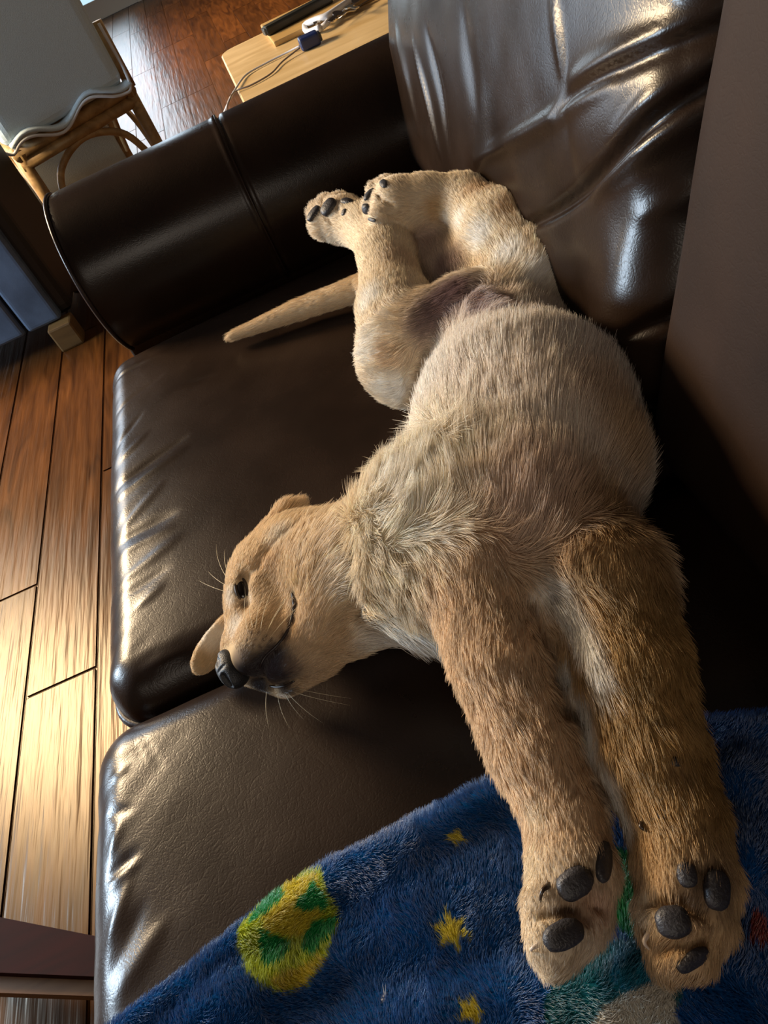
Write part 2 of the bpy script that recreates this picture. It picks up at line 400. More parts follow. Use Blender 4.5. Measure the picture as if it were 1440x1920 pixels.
# back cushions: local x = along -Y, y = up the lean, z = towards the sitter
lean = math.radians(17)
def back_frame(yc, xb, zc, lean=lean):
    ez = np.array([-math.cos(lean), 0, math.sin(lean)]); ey = np.array([math.sin(lean), 0, math.cos(lean)]); ex = np.cross(ey, ez)
    return (np.array([xb, yc, zc]), ex, ey, ez)
fb = back_frame(.852, .335, .695); hb = (.395, .245, .075)
wrb = [((1120, 700), (1300, 600), .085, .022), ((1080, 250), (1250, 170), .05, .008),
       ((1372, 18), (1290, 130), (1178, 275), (1110, 345), (1040, 398), (960, 440), .0055, -.009), ((1362, 60), (1285, 165), (1190, 295), (1120, 362), .009, .005), ((1350, 20), (1270, 120), (1165, 260), .008, .004),
       ((1374, -5), (1300, 45), (1225, 95), (1100, 168), (1055, 215), .006, -.006), ((1290, 30), (1215, 80), (1085, 150), .009, .004),
       ((1160, 150), (1060, 212), (960, 268), (900, 300), .008, .004), ((1310, 445), (1250, 520), (1185, 595), (1150, 640), .005, -.007), ((1305, 480), (1250, 540), (1195, 600), .007, .004),
       ((1330, 280), (1270, 340), (1190, 405), .008, .003), ((1330, 180), (1230, 260), .006, .002), ((1305, 400), (1240, 440), .004, -.002), ((1320, 340), (1270, 420), .004, .0016), ((1300, 520), (1265, 610), .004, .002),
       ((785, 80), (812, 190), (830, 290), .007, .004), ((812, 60), (838, 180), (850, 280), .010, -.003), ((745, 60), (770, 150), (790, 250), .012, .003), ((1050, -10), (1058, 60), (1066, 140), .006, .003),
       ((880, 20), (905, 200), .015, -.002), ((700, 20), (720, 110), (748, 200), .010, .002), ((930, 250), (945, 330), (940, 400), .03, -.003)]
b1 = cushion('back_cushion', fb, hb, .05, .022, [(a, w_, h * 1.9) for a, w_, h in segs_px(fb, .09, wrb)], LEATHER, SOFA, n=(200, 150, 18), amp=.0022, nsc=7, seed=8)
rrb = round_rect(hb[0] + .001, hb[1] + .001, .05)
O_, ex_, ey_, ez_ = fb
tube('piping', [O_ + a * ex_ + b * ey_ + .035 * ez_ for a, b in rrb], .0045, PIPING, b1, closed=True)
fb2 = back_frame(.112, .318, .695, math.radians(14)); hb2 = (.338, .245, .078)
b2 = cushion('back_cushion', fb2, hb2, .035, .012, [], LEATHER_BACK, SOFA, n=(110, 90, 12), amp=.002, nsc=5, seed=12)
rrb = round_rect(hb2[0] + .001, hb2[1] + .001, .035)
O_, ex_, ey_, ez_ = fb2
tube('piping', [O_ + a * ex_ + b * ey_ + .035 * ez_ for a, b in rrb], .0045, PIPING, b2, closed=True)
# rolled arm
def arm():
    cy, cz, R_ = 1.234, .515, .126
    prof = []
    for k in range(57):                       # roll, from under the inner side over the top to the outer side
        a = math.radians(-62 - 0 + (-(-62) + 0) * 0 + 0)
        ang = math.radians(235 - 290 * k / 56)
        prof.append((cy + R_ * math.cos(ang), cz + R_ * math.sin(ang)))
    prof = prof[::1]
    low = [(cy + .085, .30), (cy + .085, .08), (cy - .085, .08), (cy - .085, .30)]
    prof = np.array(prof + low); n = len(prof)
    c = np.array([cy, .42])
    xs = list(np.linspace(-.318 + .02, .46, 150))
    st = [(-.318, .90), (-.3165, .955), (-.313, .98), (-.307, .995)] + [(x, 1) for x in xs] + [(.47, .9)]
    v = []
    for x, s in st:
        pr = c + (prof - c) * s
        seam = .0035 * (math.exp(-((x + .0375) / .0022) ** 2)) - .0045 * math.exp(-((x + .0335) / .0025) ** 2)
        dd = (prof - np.array([cy, cz])); dl = np.linalg.norm(dd, axis=1)
        dirn = dd / dl[:, None]
        wob = np.array([.0018 * noise.noise(Vector((x * 5, q[0] * 6, q[1] * 6))) for q in prof])
        roll = (np.arange(n) < 57)
        pr = pr + dirn * ((wob + seam) * roll)[:, None]
        for y, z in pr: v.append((x, y, z))
    f = []
    for i in range(len(st) - 1):
        for k in range(n):
            l = (k + 1) % n; f.append([i * n + k, (i + 1) * n + k, (i + 1) * n + l, i * n + l])
    for i, rev in ((0, False), (len(st) - 1, True)):
        b0 = len(v); x = st[i][0] - (.004 if i == 0 else 0)
        v.append((x, c[0], cz))
        for k in range(n):
            l = (k + 1) % n; t_ = [b0, i * n + k, i * n + l]; f.append(t_[::-1] if rev else t_)
    a_ = mesh_obj('arm', v, f, LEATHER, SOFA)
    ring = [(-.311, cy + (y - cy) * 1.0, z) for y, z in prof[:57]]
    tube('piping', ring, .0034, PIPING, a_)
    seamp = [(-.0365, cy + (R_ - .0002) * math.cos(math.radians(235 - 290 * k / 56)), cz + (R_ - .0002) * math.sin(math.radians(235 - 290 * k / 56))) for k in range(57)]
    tube('seam', seamp, .0018, PIPING, a_)
arm()

# ---------------------------------------------------------------- puppy
def smin(a, b, k):
    h = np.maximum(k - np.abs(a - b), 0) / k
    return np.minimum(a, b) - h * h * k * .25
def d_cone(p, a, b, ra, rb):
    ab = b - a; L2 = ab.dot(ab)
    t = np.clip(((p - a) @ ab) / L2, 0, 1)
    q = p - a - t[..., None] * ab
    return np.sqrt((q * q).sum(-1)) - (ra + (rb - ra) * t)
def d_ell(p, c, M, r):
    q = (p - c) @ M.T
    k0 = np.sqrt(((q / r) ** 2).sum(-1)); k1 = np.sqrt(((q / (r * r)) ** 2).sum(-1))
    return k0 * (k0 - 1) / np.maximum(k1, 1e-6)
def basis(zdir, ydir):                       # rows: x, y, z axes
    z = np.array(zdir, float); z /= np.linalg.norm(z)
    y = np.array(ydir, float); y -= y.dot(z) * z; y /= np.linalg.norm(y)
    return np.array([np.cross(y, z), y, z])
def surf_nets(D, org, h):
    """naive surface nets on the grid D"""
    nx, ny, nz = D.shape; s = D < 0
    c = np.zeros((nx - 1, ny - 1, nz - 1), np.int8)
    for i in (0, 1):
        for j in (0, 1):
            for k in (0, 1): c += s[i:nx - 1 + i, j:ny - 1 + j, k:nz - 1 + k]
    act = (c > 0) & (c < 8); I, J, K = np.nonzero(act)
    idx = -np.ones(act.shape, np.int64); idx[I, J, K] = np.arange(len(I))
    acc = np.zeros((len(I), 3)); cnt = np.zeros(len(I))
    cor = [(i, j, k) for i in (0, 1) for j in (0, 1) for k in (0, 1)]
    for a in cor:
        for ax in range(3):
            if a[ax]: continue
            b = list(a); b[ax] = 1
            da = D[I + a[0], J + a[1], K + a[2]]; db = D[I + b[0], J + b[1], K + b[2]]
            m_ = (da < 0) != (db < 0); t = np.where(m_, da / np.where(m_, da - db, 1), 0)
            pt = np.tile(np.array(a, float), (len(I), 1)); pt[:, ax] += t
            acc += pt * m_[:, None]; cnt += m_
    V = (np.stack([I, J, K], 1) + acc / cnt[:, None]) * h + org
    F = []
    for ax in range(3):
        u, w_ = (ax + 1) % 3, (ax + 2) % 3
        sa = [slice(None)] * 3; sb = [slice(None)] * 3; sa[ax] = slice(0, -1); sb[ax] = slice(1, None)
        A, B = s[tuple(sa)], s[tuple(sb)]
        ch = A != B; g = np.array(np.nonzero(ch)).T
        lim = np.array(act.shape)
        ok = (g[:, u] > 0) & (g[:, w_] > 0) & (g[:, u] < lim[u]) & (g[:, w_] < lim[w_]) & (g[:, ax] < lim[ax]); g = g[ok]
        inside = A[g[:, 0], g[:, 1], g[:, 2]]
        q = []
        for du, dw in ((1, 1), (0, 1), (0, 0), (1, 0)):
            t = g.copy(); t[:, u] -= du; t[:, w_] -= dw; q.append(idx[t[:, 0], t[:, 1], t[:, 2]])
        q = np.stack(q, 1); q[~inside] = q[~inside][:, ::-1]; F.append(q)
    return V, np.vstack(F)
PR = []        # primitives of the body: dict(kind, args, k, flow, len, lift)
def J(px, py, z, rpx):
    return P(px, py, z), rpx * PT(px, py, z) * 1.0
def cone(a, b, k=.02, fl=.012, lift=.25, flow=None, sub=False, tag_='b'):
    (pa, ra), (pb, rb) = J(*a), J(*b)
    fd = pb - pa if flow is None else np.array(flow, float)
    if np.linalg.norm(pb - pa) < 1e-6: pb = pb + 1e-4
    PR.append(dict(t='c', a=pa, b=pb, ra=ra, rb=rb, k=k, fl=fl, lift=lift, flow=fd / (np.linalg.norm(fd) + 1e-9), sub=sub, g=tag_))
def ell(c, r, zdir, ydir, k=.015, fl=.01, lift=.25, flow=(0, 1, 0), sub=False, tag_='b'):
    pc, _ = J(c[0], c[1], c[2], 1); fd = np.array(flow, float)
    PR.append(dict(t='e', c=pc, M=basis(zdir, ydir), r=np.array(r, float), k=k, fl=fl, lift=lift, flow=fd / np.linalg.norm(fd), sub=sub, g=tag_))
def dirpx(a, b, z=.5):
    v = P(*b, z) - P(*a, z); return v / np.linalg.norm(v)
Z = .0
# trunk: pelvis, belly, ribcage, brisket
tail = dirpx((900, 1000), (950, 600))        # hair lies towards the tail
cone((900, 560, .492, 95), (950, 680, .505, 125), .03, .012, .12, tail, tag_='belly')
cone((955, 700, .512, 135), (982, 795, .530, 186), .03, .019, .10, tail, tag_='belly')
cone((900, 560, .492, 95), (790, 470, .528, 60), .03, .008, .1, tail, tag_='groin')
cone((890, 530, .515, 70), (880, 460, .535, 60), .03, .008, .1, tail, tag_='groin')
cone((982, 795, .530, 186), (1008, 890, .532, 172), .03, .021, .12, tail, tag_='belly')
cone((1010, 880, .532, 176), (985, 1010, .535, 140), .03, .020, .18, tail, tag_='rib')
cone((885, 965, .532, 155), (820, 1030, .53, 148), .05, .028, .5, dirpx((800, 900), (760, 1050)), tag_='chest')
cone((985, 1010, .535, 150), (1100, 1090, .53, 120), .03, .02, .3, tail, tag_='rib')
cone((870, 1000, .54, 150), (985, 1010, .535, 145), .03, .024, .4, tail, tag_='chest')
# neck
cone((810, 1040, .525, 150), (670, 1080, .512, 118), .03, .022, .4, dirpx((650, 1080), (800, 1060)), tag_='neck')
# skull, cheek, brow
hb_ = dirpx((430, 1230), (600, 1010))
cone((655, 1085, .512, 112), (575, 1070, .508, 104), .025, .009, .18, hb_, tag_='head')
cone((575, 1070, .508, 104), (525, 1095, .508, 94), .02, .006, .12, hb_, tag_='head')
cone((512, 1105, .512, 84), (498, 1130, .512, 70), .015, .004, .1, hb_, tag_='head')
cone((620, 1165, .508, 78), (585, 1190, .503, 62), .02, .008, .2, hb_, tag_='head')
# muzzle and nose bridge
cone((500, 1140, .510, 70), (462, 1215, .508, 46), .012, .0035, .08, hb_, tag_='muzzle')
cone((462, 1215, .508, 44), (450, 1244, .506, 29), .008, .002, .08, hb_, tag_='muzzle')
# flews: upper lip hanging over (this side) and the far side below
cone((527, 1130, .522, 32), (492, 1195, .526, 38), .016, .0035, .1, hb_, tag_='muzzle')
cone((492, 1200, .525, 36), (468, 1236, .520, 29), .014, .0025, .1, hb_, tag_='muzzle')
cone((450, 1255, .487, 26), (530, 1282, .482, 26), .007, .0025, .1, hb_, tag_='muzzle')
# lower jaw and chin
cone((600, 1175, .515, 62), (545, 1225, .512, 46), .010, .006, .15, hb_, tag_='jaw')
cone((545, 1225, .512, 46), (512, 1250, .510, 30), .008, .002, .1, hb_, tag_='chin')
cone((590, 1230, .497, 46), (550, 1265, .492, 34), .012, .006, .2, hb_, tag_='jaw')
# ears: the near one folded along the skull, the far one lying out on the seat
e_n = basis
cone((470, 1045, .525, 30), (545, 968, .524, 30), .006, .007, .15, dirpx((470, 1045), (560, 940)), tag_='ear')
cone((545, 966, .523, 28), (562, 944, .518, 11), .008, .010, .25, dirpx((470, 1045), (560, 940)), tag_='ear')
cone((505, 1105, .488, 42), (436, 1176, .474, 22), .008, .004, .1, dirpx((440, 1160), (375, 1250)), tag_='ear')
ell((405, 1205, .472), (.0065, .0165, .030), dirpx((440, 1160), (380, 1240)) , (0.55, 0.55, -.6), .008, .003, .1, dirpx((440, 1160), (375, 1250)), tag_='ear')
ell((390, 1228, .466), (.0065, .0140, .018), dirpx((440, 1160), (380, 1240)) , (0.55, 0.55, -.6), .008, .003, .1, dirpx((440, 1160), (375, 1250)), tag_='ear')
# hind leg nearer the camera's left: thigh, shank, hock, paw
ft = dirpx((850, 590), (740, 690))
cone((880, 610, .530, 95), (765, 665, .530, 88), .02, .012, .2, ft, tag_='thigh')
cone((765, 665, .530, 86), (742, 580, .545, 72), .02, .010, .18, dirpx((750, 700), (730, 480)), tag_='thigh')
cone((742, 590, .545, 68), (725, 478, .560, 50), .008, .008, .15, dirpx((750, 700), (730, 480)), tag_='leg')
cone((725, 478, .560, 50), (690, 428, .565, 42), .014, .006, .12, dirpx((720, 480), (620, 400)), tag_='leg')
cone((690, 428, .565, 42), (645, 412, .568, 44), .012, .005, .12, dirpx((720, 480), (620, 400)), tag_='leg')
fp = dirpx((680, 440), (610, 360))
for (x, y, z, r) in [(607, 420, .570, 30), (592, 398, .574, 18), (612, 384, .578, 20), (638, 380, .578, 20), (658, 385, .574, 17)]:
    cone((640, 415, .568, 34), (x, y, z, r), .007, .006, .35, fp, tag_='paw')
# hind leg against the back cushion
cone((950, 620, .515, 100), (1010, 540, .530, 90), .02, .012, .2, dirpx((940, 620), (1030, 540)), tag_='thigh')
cone((1010, 525, .535, 82), (938, 438, .560, 76), .015, .010, .18, dirpx((1020, 540), (880, 380)), tag_='leg')
cone((938, 438, .560, 74), (868, 385, .572, 52), .008, .008, .15, dirpx((1020, 540), (880, 380)), tag_='leg')
cone((868, 385, .572, 52), (800, 378, .585, 46), .014, .006, .12, dirpx((870, 380), (720, 360)), tag_='leg')
cone((800, 378, .585, 46), (745, 385, .592, 50), .012, .005, .12, dirpx((870, 380), (720, 360)), tag_='leg')
fp2 = dirpx((790, 380), (690, 340))
for (x, y, z, r) in [(728, 350, .602, 22), (703, 358, .602, 18), (695, 383, .600, 18), (712, 405, .596, 20)]:
    cone((750, 378, .592, 40), (x, y, z, r), .007, .005, .3, fp2, tag_='paw')
# tail
td = dirpx((700, 530), (420, 635))
cone((800, 560, .49, 50), (690, 535, .482, 26), .02, .012, .3, td, tag_='tail')
cone((690, 535, .480, 24), (560, 580, .474, 19), .0008, .008, .12, td, tag_='tail')
cone((560, 580, .474, 19), (435, 630, .468, 9), .0008, .009, .10, td, tag_='tail')
# sheath on the groin
cone((905, 572, .578, 26), (945, 590, .590, 16), .014, .008, .3, dirpx((890, 560), (980, 590)), tag_='groin')
# front leg, near
la = dirpx((900, 1100), (1060, 1700))
cone((895, 1085, .555, 100), (940, 1230, .540, 92), .022, .014, .33, la, tag_='arm')
cone((940, 1230, .540, 90), (1003, 1400, .520, 83), .005, .014, .36, la, tag_='arm')
cone((1003, 1400, .520, 83), (1058, 1530, .510, 72), .005, .010, .28, la, tag_='arm')
cone((1058, 1530, .510, 72), (1070, 1630, .508, 72), .005, .009, .25, la, tag_='arm')
fa = dirpx((1060, 1600), (1040, 1820))
cone((1072, 1630, .508, 72), (1065, 1700, .508, 66), .012, .007, .2, fa, tag_='paw')
for (x, y, z, r) in [(1028, 1700, .515, 48), (1040, 1760, .512, 54), (1085, 1740, .505, 46), (1040, 1795, .500, 36), (1115, 1718, .496, 32), (1118, 1640, .510, 38)]:
    cone((1070, 1680, .506, 54), (x, y, z, r), .007, .007, .3, fa, tag_='paw')
# front leg, far
lb = dirpx((1150, 1080), (1290, 1720))
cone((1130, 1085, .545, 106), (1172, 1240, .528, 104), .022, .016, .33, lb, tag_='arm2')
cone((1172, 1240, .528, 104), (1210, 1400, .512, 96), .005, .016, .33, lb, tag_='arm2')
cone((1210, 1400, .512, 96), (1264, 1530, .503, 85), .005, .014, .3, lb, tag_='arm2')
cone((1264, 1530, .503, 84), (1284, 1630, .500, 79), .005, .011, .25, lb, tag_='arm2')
fb_ = dirpx((1280, 1600), (1265, 1820))
cone((1280, 1630, .500, 78), (1285, 1700, .500, 74), .012, .008, .2, fb_, tag_='paw2')
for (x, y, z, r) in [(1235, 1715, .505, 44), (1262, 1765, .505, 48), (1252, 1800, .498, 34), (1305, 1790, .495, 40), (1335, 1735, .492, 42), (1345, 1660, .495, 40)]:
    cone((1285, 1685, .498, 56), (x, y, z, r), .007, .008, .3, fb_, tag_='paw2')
# grooves: mouth line, neck fold, armpit gap
def groove(pts, r, k=.004):
    for a, b in zip(pts[:-1], pts[1:]): cone((*a, r), (*b, r), k, sub=True)

VOX = .0022
lo = np.min([np.minimum(p['a'] - p['ra'], p['b'] - p['rb']) if p['t'] == 'c' else p['c'] - p['r'].max() for p in PR], 0) - .01
hi = np.max([np.maximum(p['a'] + p['ra'], p['b'] + p['rb']) if p['t'] == 'c' else p['c'] + p['r'].max() for p in PR], 0) + .01
dims = np.ceil((hi - lo) / VOX).astype(int) + 1
D = np.full(dims, .05, np.float32)
def prim_d(p, q):
    return d_cone(q, p['a'], p['b'], p['ra'], p['rb']) if p['t'] == 'c' else d_ell(q, p['c'], p['M'], p['r'])
def stamp(D, p):
    mg = p['k'] + .006
    if p['t'] == 'c':
        l_ = np.minimum(p['a'] - p['ra'], p['b'] - p['rb']) - mg; h_ = np.maximum(p['a'] + p['ra'], p['b'] + p['rb']) + mg
    else: l_ = p['c'] - p['r'].max() - mg; h_ = p['c'] + p['r'].max() + mg
    i0 = np.maximum(((l_ - lo) / VOX).astype(int), 0); i1 = np.minimum(((h_ - lo) / VOX).astype(int) + 2, dims)
    g = np.stack(np.meshgrid(*[lo[k] + np.arange(i0[k], i1[k]) * VOX for k in range(3)], indexing='ij'), -1)
    d = prim_d(p, g).astype(np.float32)
    s_ = tuple(slice(i0[k], i1[k]) for k in range(3))
    D[s_] = -smin(-D[s_], d, p['k']) if p['sub'] else smin(D[s_], d, p['k'])
for p in PR: stamp(D, p)
BODYPR = list(PR); PR = []
V0, F0 = surf_nets(D, lo, VOX)
bv = BVHTree.FromPolygons(V0.tolist(), F0.tolist())
def hit(px, py, bv_=None):                  # body surface met by a sight line
    d = ray(px, py); r = (bv_ or bv).ray_cast(Vector(CAM), Vector(d).normalized())
    if r[0] is None: return None, None
    return np.array(r[0]), np.array(r[1])
def carve(pts, r, k=.003, deep=.3):
    q = []
    for a in pts:
        h, n_ = hit(*a)
        if h is None: continue
        q.append(h - n_ * r * deep)
    for a, b in zip(q[:-1], q[1:]):
        p = dict(t='c', a=a, b=b, ra=r, rb=r, k=k, sub=True); stamp(D, p)
mouth = [(549, 1112), (552, 1136), (546, 1165), (535, 1190), (516, 1213), (498, 1230), (488, 1250), (491, 1272), (508, 1287), (532, 1287), (552, 1276)]
carve(mouth, .0026, .004)
carve([(560, 978), (528, 1000), (498, 1030), (478, 1062), (462, 1082)], .0024, .005)       # ear fold
carve([(790, 660), (775, 700), (768, 750)], .004, .01)                                      # flank crease
carve([(455, 1080), (449, 1105), (456, 1130)], .0062, .004, deep=.1)                         # eye socket
carve([(1010, 1120), (1030, 1190), (1050, 1260), (1062, 1330)], .004, .012)
carve([(1012, 1712), (1060, 1708), (1105, 1722)], .0035, .004, .6)
carve([(1108, 1650), (1100, 1690), (1130, 1700)], .003, .004, .6)
carve([(1215, 1688), (1270, 1688), (1325, 1715)], .0035, .004, .6)
carve([(1318, 1620), (1318, 1690)], .003, .004, .6)
carve([(1238, 1778), (1290, 1768), (1335, 1755)], .003, .004, .6)
carve([(603, 375), (605, 400), (622, 420)], .002, .003, .6)
carve([(634, 362), (634, 395)], .002, .003, .6)
carve([(700, 345), (712, 372), (735, 385)], .002, .003, .6)
carve([(640, 960), (655, 1040), (665, 1110), (655, 1180)], .003, .012)
V0, F0 = surf_nets(D, lo, VOX)
# light smoothing
def smooth(V, F, it=2, lam=.5):
    e = np.vstack([F[:, [0, 1]], F[:, [1, 2]], F[:, [2, 3]], F[:, [3, 0]]]); e = np.vstack([e, e[:, ::-1]])
    cnt = np.bincount(e[:, 0], minlength=len(V)).astype(float)
    for _ in range(it):
        s_ = np.stack([np.bincount(e[:, 0], V[e[:, 1], k], len(V)) for k in range(3)], 1) / cnt[:, None]
        V = V + lam * (s_ - V)
    return V
V0 = smooth(V0, F0)
bv = BVHTree.FromPolygons(V0.tolist(), F0.tolist())

# fur field ----------------------------------------------------------------
CR = (.66, .53, .38); TAN = (.56, .36, .185); WH = (.86, .82, .76); GOLD = (.50, .29, .10)
BASE = dict(belly=(.82, .74, .66), rib=(.76, .65, .54), chest=(.82, .72, .55), neck=(.76, .63, .46), head=(.74, .57, .36), muzzle=(.66, .49, .30),
            jaw=(.70, .52, .32), chin=(.30, .22, .17), ear=(.70, .52, .32), thigh=(.78, .66, .50), leg=(.78, .66, .49), paw=(.70, .58, .43), tail=(.76, .60, .40),
            groin=(.48, .36, .30), arm=(.70, .52, .34), arm2=(.46, .29, .11), paw2=(.60, .43, .25), b=(.6, .45, .3))  # arm2 darker and golder: the far leg's shade put into its fur colour
SPOT = [  # (px, py, z-offset ignored, radius m, colour, strength)
    ((860, 540), .028, (.22, .14, .135), 1.0), ((840, 500), .022, (.28, .19, .18), .9), ((830, 580), .026, (.24, .165, .17), 1.0), ((905, 560), .022, (.20, .125, .11), 1),
    ((805, 610), .018, (.36, .26, .24), .7), ((950, 580), .016, (.24, .165, .14), .9), ((800, 450), .018, (.55, .40, .35), .5),
    ((750, 480), .020, (.48, .35, .25), .6), ((900, 440), .017, WH, 1), ((950, 478), .018, WH, 1), ((862, 410), .013, WH, .9), ((1000, 515), .018, WH, .9),
    ((690, 560), .018, WH, .8), ((690, 640), .020, WH, .8), ((740, 730), .022, WH, .9), ((800, 720), .025, WH, .7), ((985, 572), .008, WH, .9),
    ((820, 390), .014, GOLD, .8), ((900, 350), .018, TAN, .7), ((960, 390), .016, GOLD, .6), ((1060, 500), .012, TAN, .5), ((600, 350), .008, TAN, .6), ((735, 660), .014, TAN, .5),
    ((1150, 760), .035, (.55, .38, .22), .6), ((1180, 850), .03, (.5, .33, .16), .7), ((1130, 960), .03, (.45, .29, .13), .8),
    ((1010, 930), .035, (.60, .42, .32), .6), ((950, 1000), .02, (.55, .38, .27), .4),
    ((1029, 1100), .012, WH, 1), ((1050, 1130), .012, WH, 1), ((1080, 1167), .010, WH, 1), ((1100, 1200), .009, WH, 1), ((1113, 1240), .009, WH, .95), ((1122, 1285), .008, WH, .8), ((1064, 1254), .010, WH, .95), ((1088, 1311), .009, WH, .95), ((1100, 1350), .009, WH, .95), ((1108, 1388), .009, WH, .95), ((1133, 1445), .009, WH, .95), ((1152, 1491), .009, WH, .95), ((1172, 1535), .009, WH, .9),
    ((1185, 1600), .009, (.75, .66, .52), .9), ((1205, 1690), .010, (.75, .66, .52), .8),
    ((710, 1200), .022, WH, .9), ((760, 1190), .022, WH, .9), ((800, 1195), .014, WH, .7), ((650, 1080), .02, WH, .3), ((575, 940), .008, WH, .8), ((730, 920), .03, WH, .5),
    ((1000, 1520), .010, (.72, .62, .46), .6), ((995, 1620), .012, (.72, .62, .46), .7), ((880, 1340), .012, (.70, .58, .42), .6), ((1000, 1730), .012, (.72, .60, .44), .6), ((1120, 1760), .014, (.74, .64, .52), .7), ((1060, 1790), .014, (.70, .58, .42), .5),
    ((430, 1120), .009, WH, .6), ((440, 1175), .010, WH, .6), ((520, 1010), .012, WH, .5), ((470, 1125), .006, WH, .6), ((400, 1195), .014, WH, .8), ((375, 1235), .010, (.48, .34, .18), .6),
    ((475, 1170), .008, (.42, .27, .13), .6), ((500, 1060), .012, (.62, .42, .22), .5), ((495, 1090), .007, (.42, .28, .13), .6),
    ((462, 1260), .017, (.030, .025, .027), 1.0), ((492, 1244), .014, (.035, .028, .03), 1.0), ((515, 1236), .012, (.05, .038, .038), 1.0), ((518, 1262), .016, (.045, .034, .04), 1.0), ((545, 1250), .007, (.2, .14, .11), .7),
    ((485, 1284), .013, (.035, .028, .03), 1.0), ((530, 1284), .011, (.04, .03, .03), .95), ((450, 1228), .007, (.30, .23, .18), .6), ((470, 1298), .004, WH, .9), ((500, 1306), .004, WH, .9), ((535, 1306), .005, WH, .9),
    ((470, 1188), .0011, (.08, .05, .04), .9),
    ((478, 1200), .0011, (.08, .05, .04), .9),
    ((486, 1212), .0011, (.08, .05, .04), .9),
    ((465, 1200), .0011, (.08, .05, .04), .9),
    ((474, 1212), .0011, (.08, .05, .04), .9),
    ((492, 1200), .0011, (.08, .05, .04), .9),
    ((500, 1210), .0011, (.08, .05, .04), .9),
    ((484, 1188), .0011, (.08, .05, .04), .9),
    ((498, 1194), .0011, (.08, .05, .04), .9),
    ((462, 1212), .0011, (.08, .05, .04), .9),
    ((508, 1200), .0011, (.08, .05, .04), .9),
    ((740, 950), .035, (.88, .80, .68), .6), ((800, 1010), .025, (.86, .78, .66), .5), ((552, 1140), .0035, (.10, .06, .04), .9), ((545, 1168), .0035, (.12, .07, .05), .9), ((532, 1195), .004, (.12, .07, .05), .9), ((514, 1218), .005, (.08, .055, .05), .9), ((455, 1135), .0035, (.16, .11, .08), .9), ((452, 1084), .0035, (.22, .15, .09), .8), ((548, 1122), .003, (.10, .06, .04), .8),
    ((1100, 1640), .010, (.3, .2, .1), .6), ((1120, 1690), .010, (.60, .40, .30), .7), ((1060, 1700), .007, (.25, .15, .08), .8), ((1100, 1705), .009, (.5, .32, .2), .6),
    ((1300, 1700), .012, (.4, .26, .15), .6), ((1330, 1650), .016, (.14, .09, .06), .8), ((1270, 1430), .008, (.3, .18, .09), .6),
]
SP = []
for (x, y), r, c, s_ in SPOT:
    h, n_ = hit(x, y)
    if h is not None: SP.append((h, r, np.array(c), s_))
def field(p):
    n = len(p); ds = np.empty((len(BODYPR), n))
    for i, q in enumerate(BODYPR): ds[i] = prim_d(q, p)
    w_ = np.exp(-np.clip((ds - ds.min(0)) / .007, 0, 40)); w_ /= w_.sum(0)
    flow = w_.T @ np.array([q['flow'] for q in BODYPR]); fl = w_.T @ np.array([q['fl'] for q in BODYPR]); lift = w_.T @ np.array([q['lift'] for q in BODYPR])
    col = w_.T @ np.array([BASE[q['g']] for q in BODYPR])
    for h, r, c, s_ in SP:
        d2 = ((p - h) ** 2).sum(1); a = (s_ * np.exp(-(d2 / (r * r)) ** 1.8))[:, None]; col = col * (1 - a) + c * a
    return flow, fl, lift, col
dogc = V0.mean(0); dogc[2] = .46
DOG = thing('puppy', 'sleepy golden retriever puppy lying belly up on the brown leather seat', 'dog', dogc)
body = mesh_obj('body', V0, F0, SKIN, DOG)
fw, fl_, lf_, col = field(V0)
ca = body.data.color_attributes.new('Col', 'FLOAT_COLOR', 'POINT')
ca.data.foreach_set('color', np.hstack([col * .75, np.ones((len(col), 1))]).ravel().astype(np.float32))

NOFUR = []     # (centre, radius): places that keep bare skin or short hair
def strands(name, root, dirn, curl_dir, L_, rad, colr, mat, parent, npt=5, wig=.0):
    n = len(root); hc = bpy.data.hair_curves.new(name); hc.add_curves([npt] * n)
    t = np.linspace(0, 1, npt)[None, :, None]
    pts = root[:, None, :] + L_[:, None, None] * (dirn[:, None, :] * t + curl_dir[:, None, :] * (t ** 2))
    if wig: pts = pts + wig * L_[:, None, None] * t * rng.normal(size=pts.shape)
    pts = pts - np.array(wloc(parent))
    hc.attributes['position'].data.foreach_set('vector', pts.ravel().astype(np.float32))
    ra = hc.attributes.new('radius', 'FLOAT', 'POINT') if 'radius' not in hc.attributes else hc.attributes['radius']
    prof = np.array([1, .95, .8, .55, .12]) if npt == 5 else np.linspace(1, .15, npt)
    ra.data.foreach_set('value', (rad[:, None] * prof[None]).ravel().astype(np.float32))
    cc = hc.attributes.new('Col', 'FLOAT_COLOR', 'CURVE')
    cc.data.foreach_set('color', np.hstack([colr, np.ones((n, 1))]).ravel().astype(np.float32))
    hc.materials.append(mat); hc.update_tag()
    return link(bpy.data.objects.new(name, hc), parent)
def sample(V, F, n):
    tri = np.vstack([F[:, [0, 1, 2]], F[:, [0, 2, 3]]]); a, b, c = V[tri[:, 0]], V[tri[:, 1]], V[tri[:, 2]]
    nn = np.cross(b - a, c - a); ar = np.linalg.norm(nn, axis=1) + 1e-15
    i = np.searchsorted(np.cumsum(ar) / ar.sum(), rng.random(n)); i = np.minimum(i, len(tri) - 1)
    u, v = rng.random(n), rng.random(n); m_ = u + v > 1; u[m_], v[m_] = 1 - u[m_], 1 - v[m_]
    p = a[i] + u[:, None] * (b - a)[i] + v[:, None] * (c - a)[i]
    return p, (nn / ar[:, None])[i]
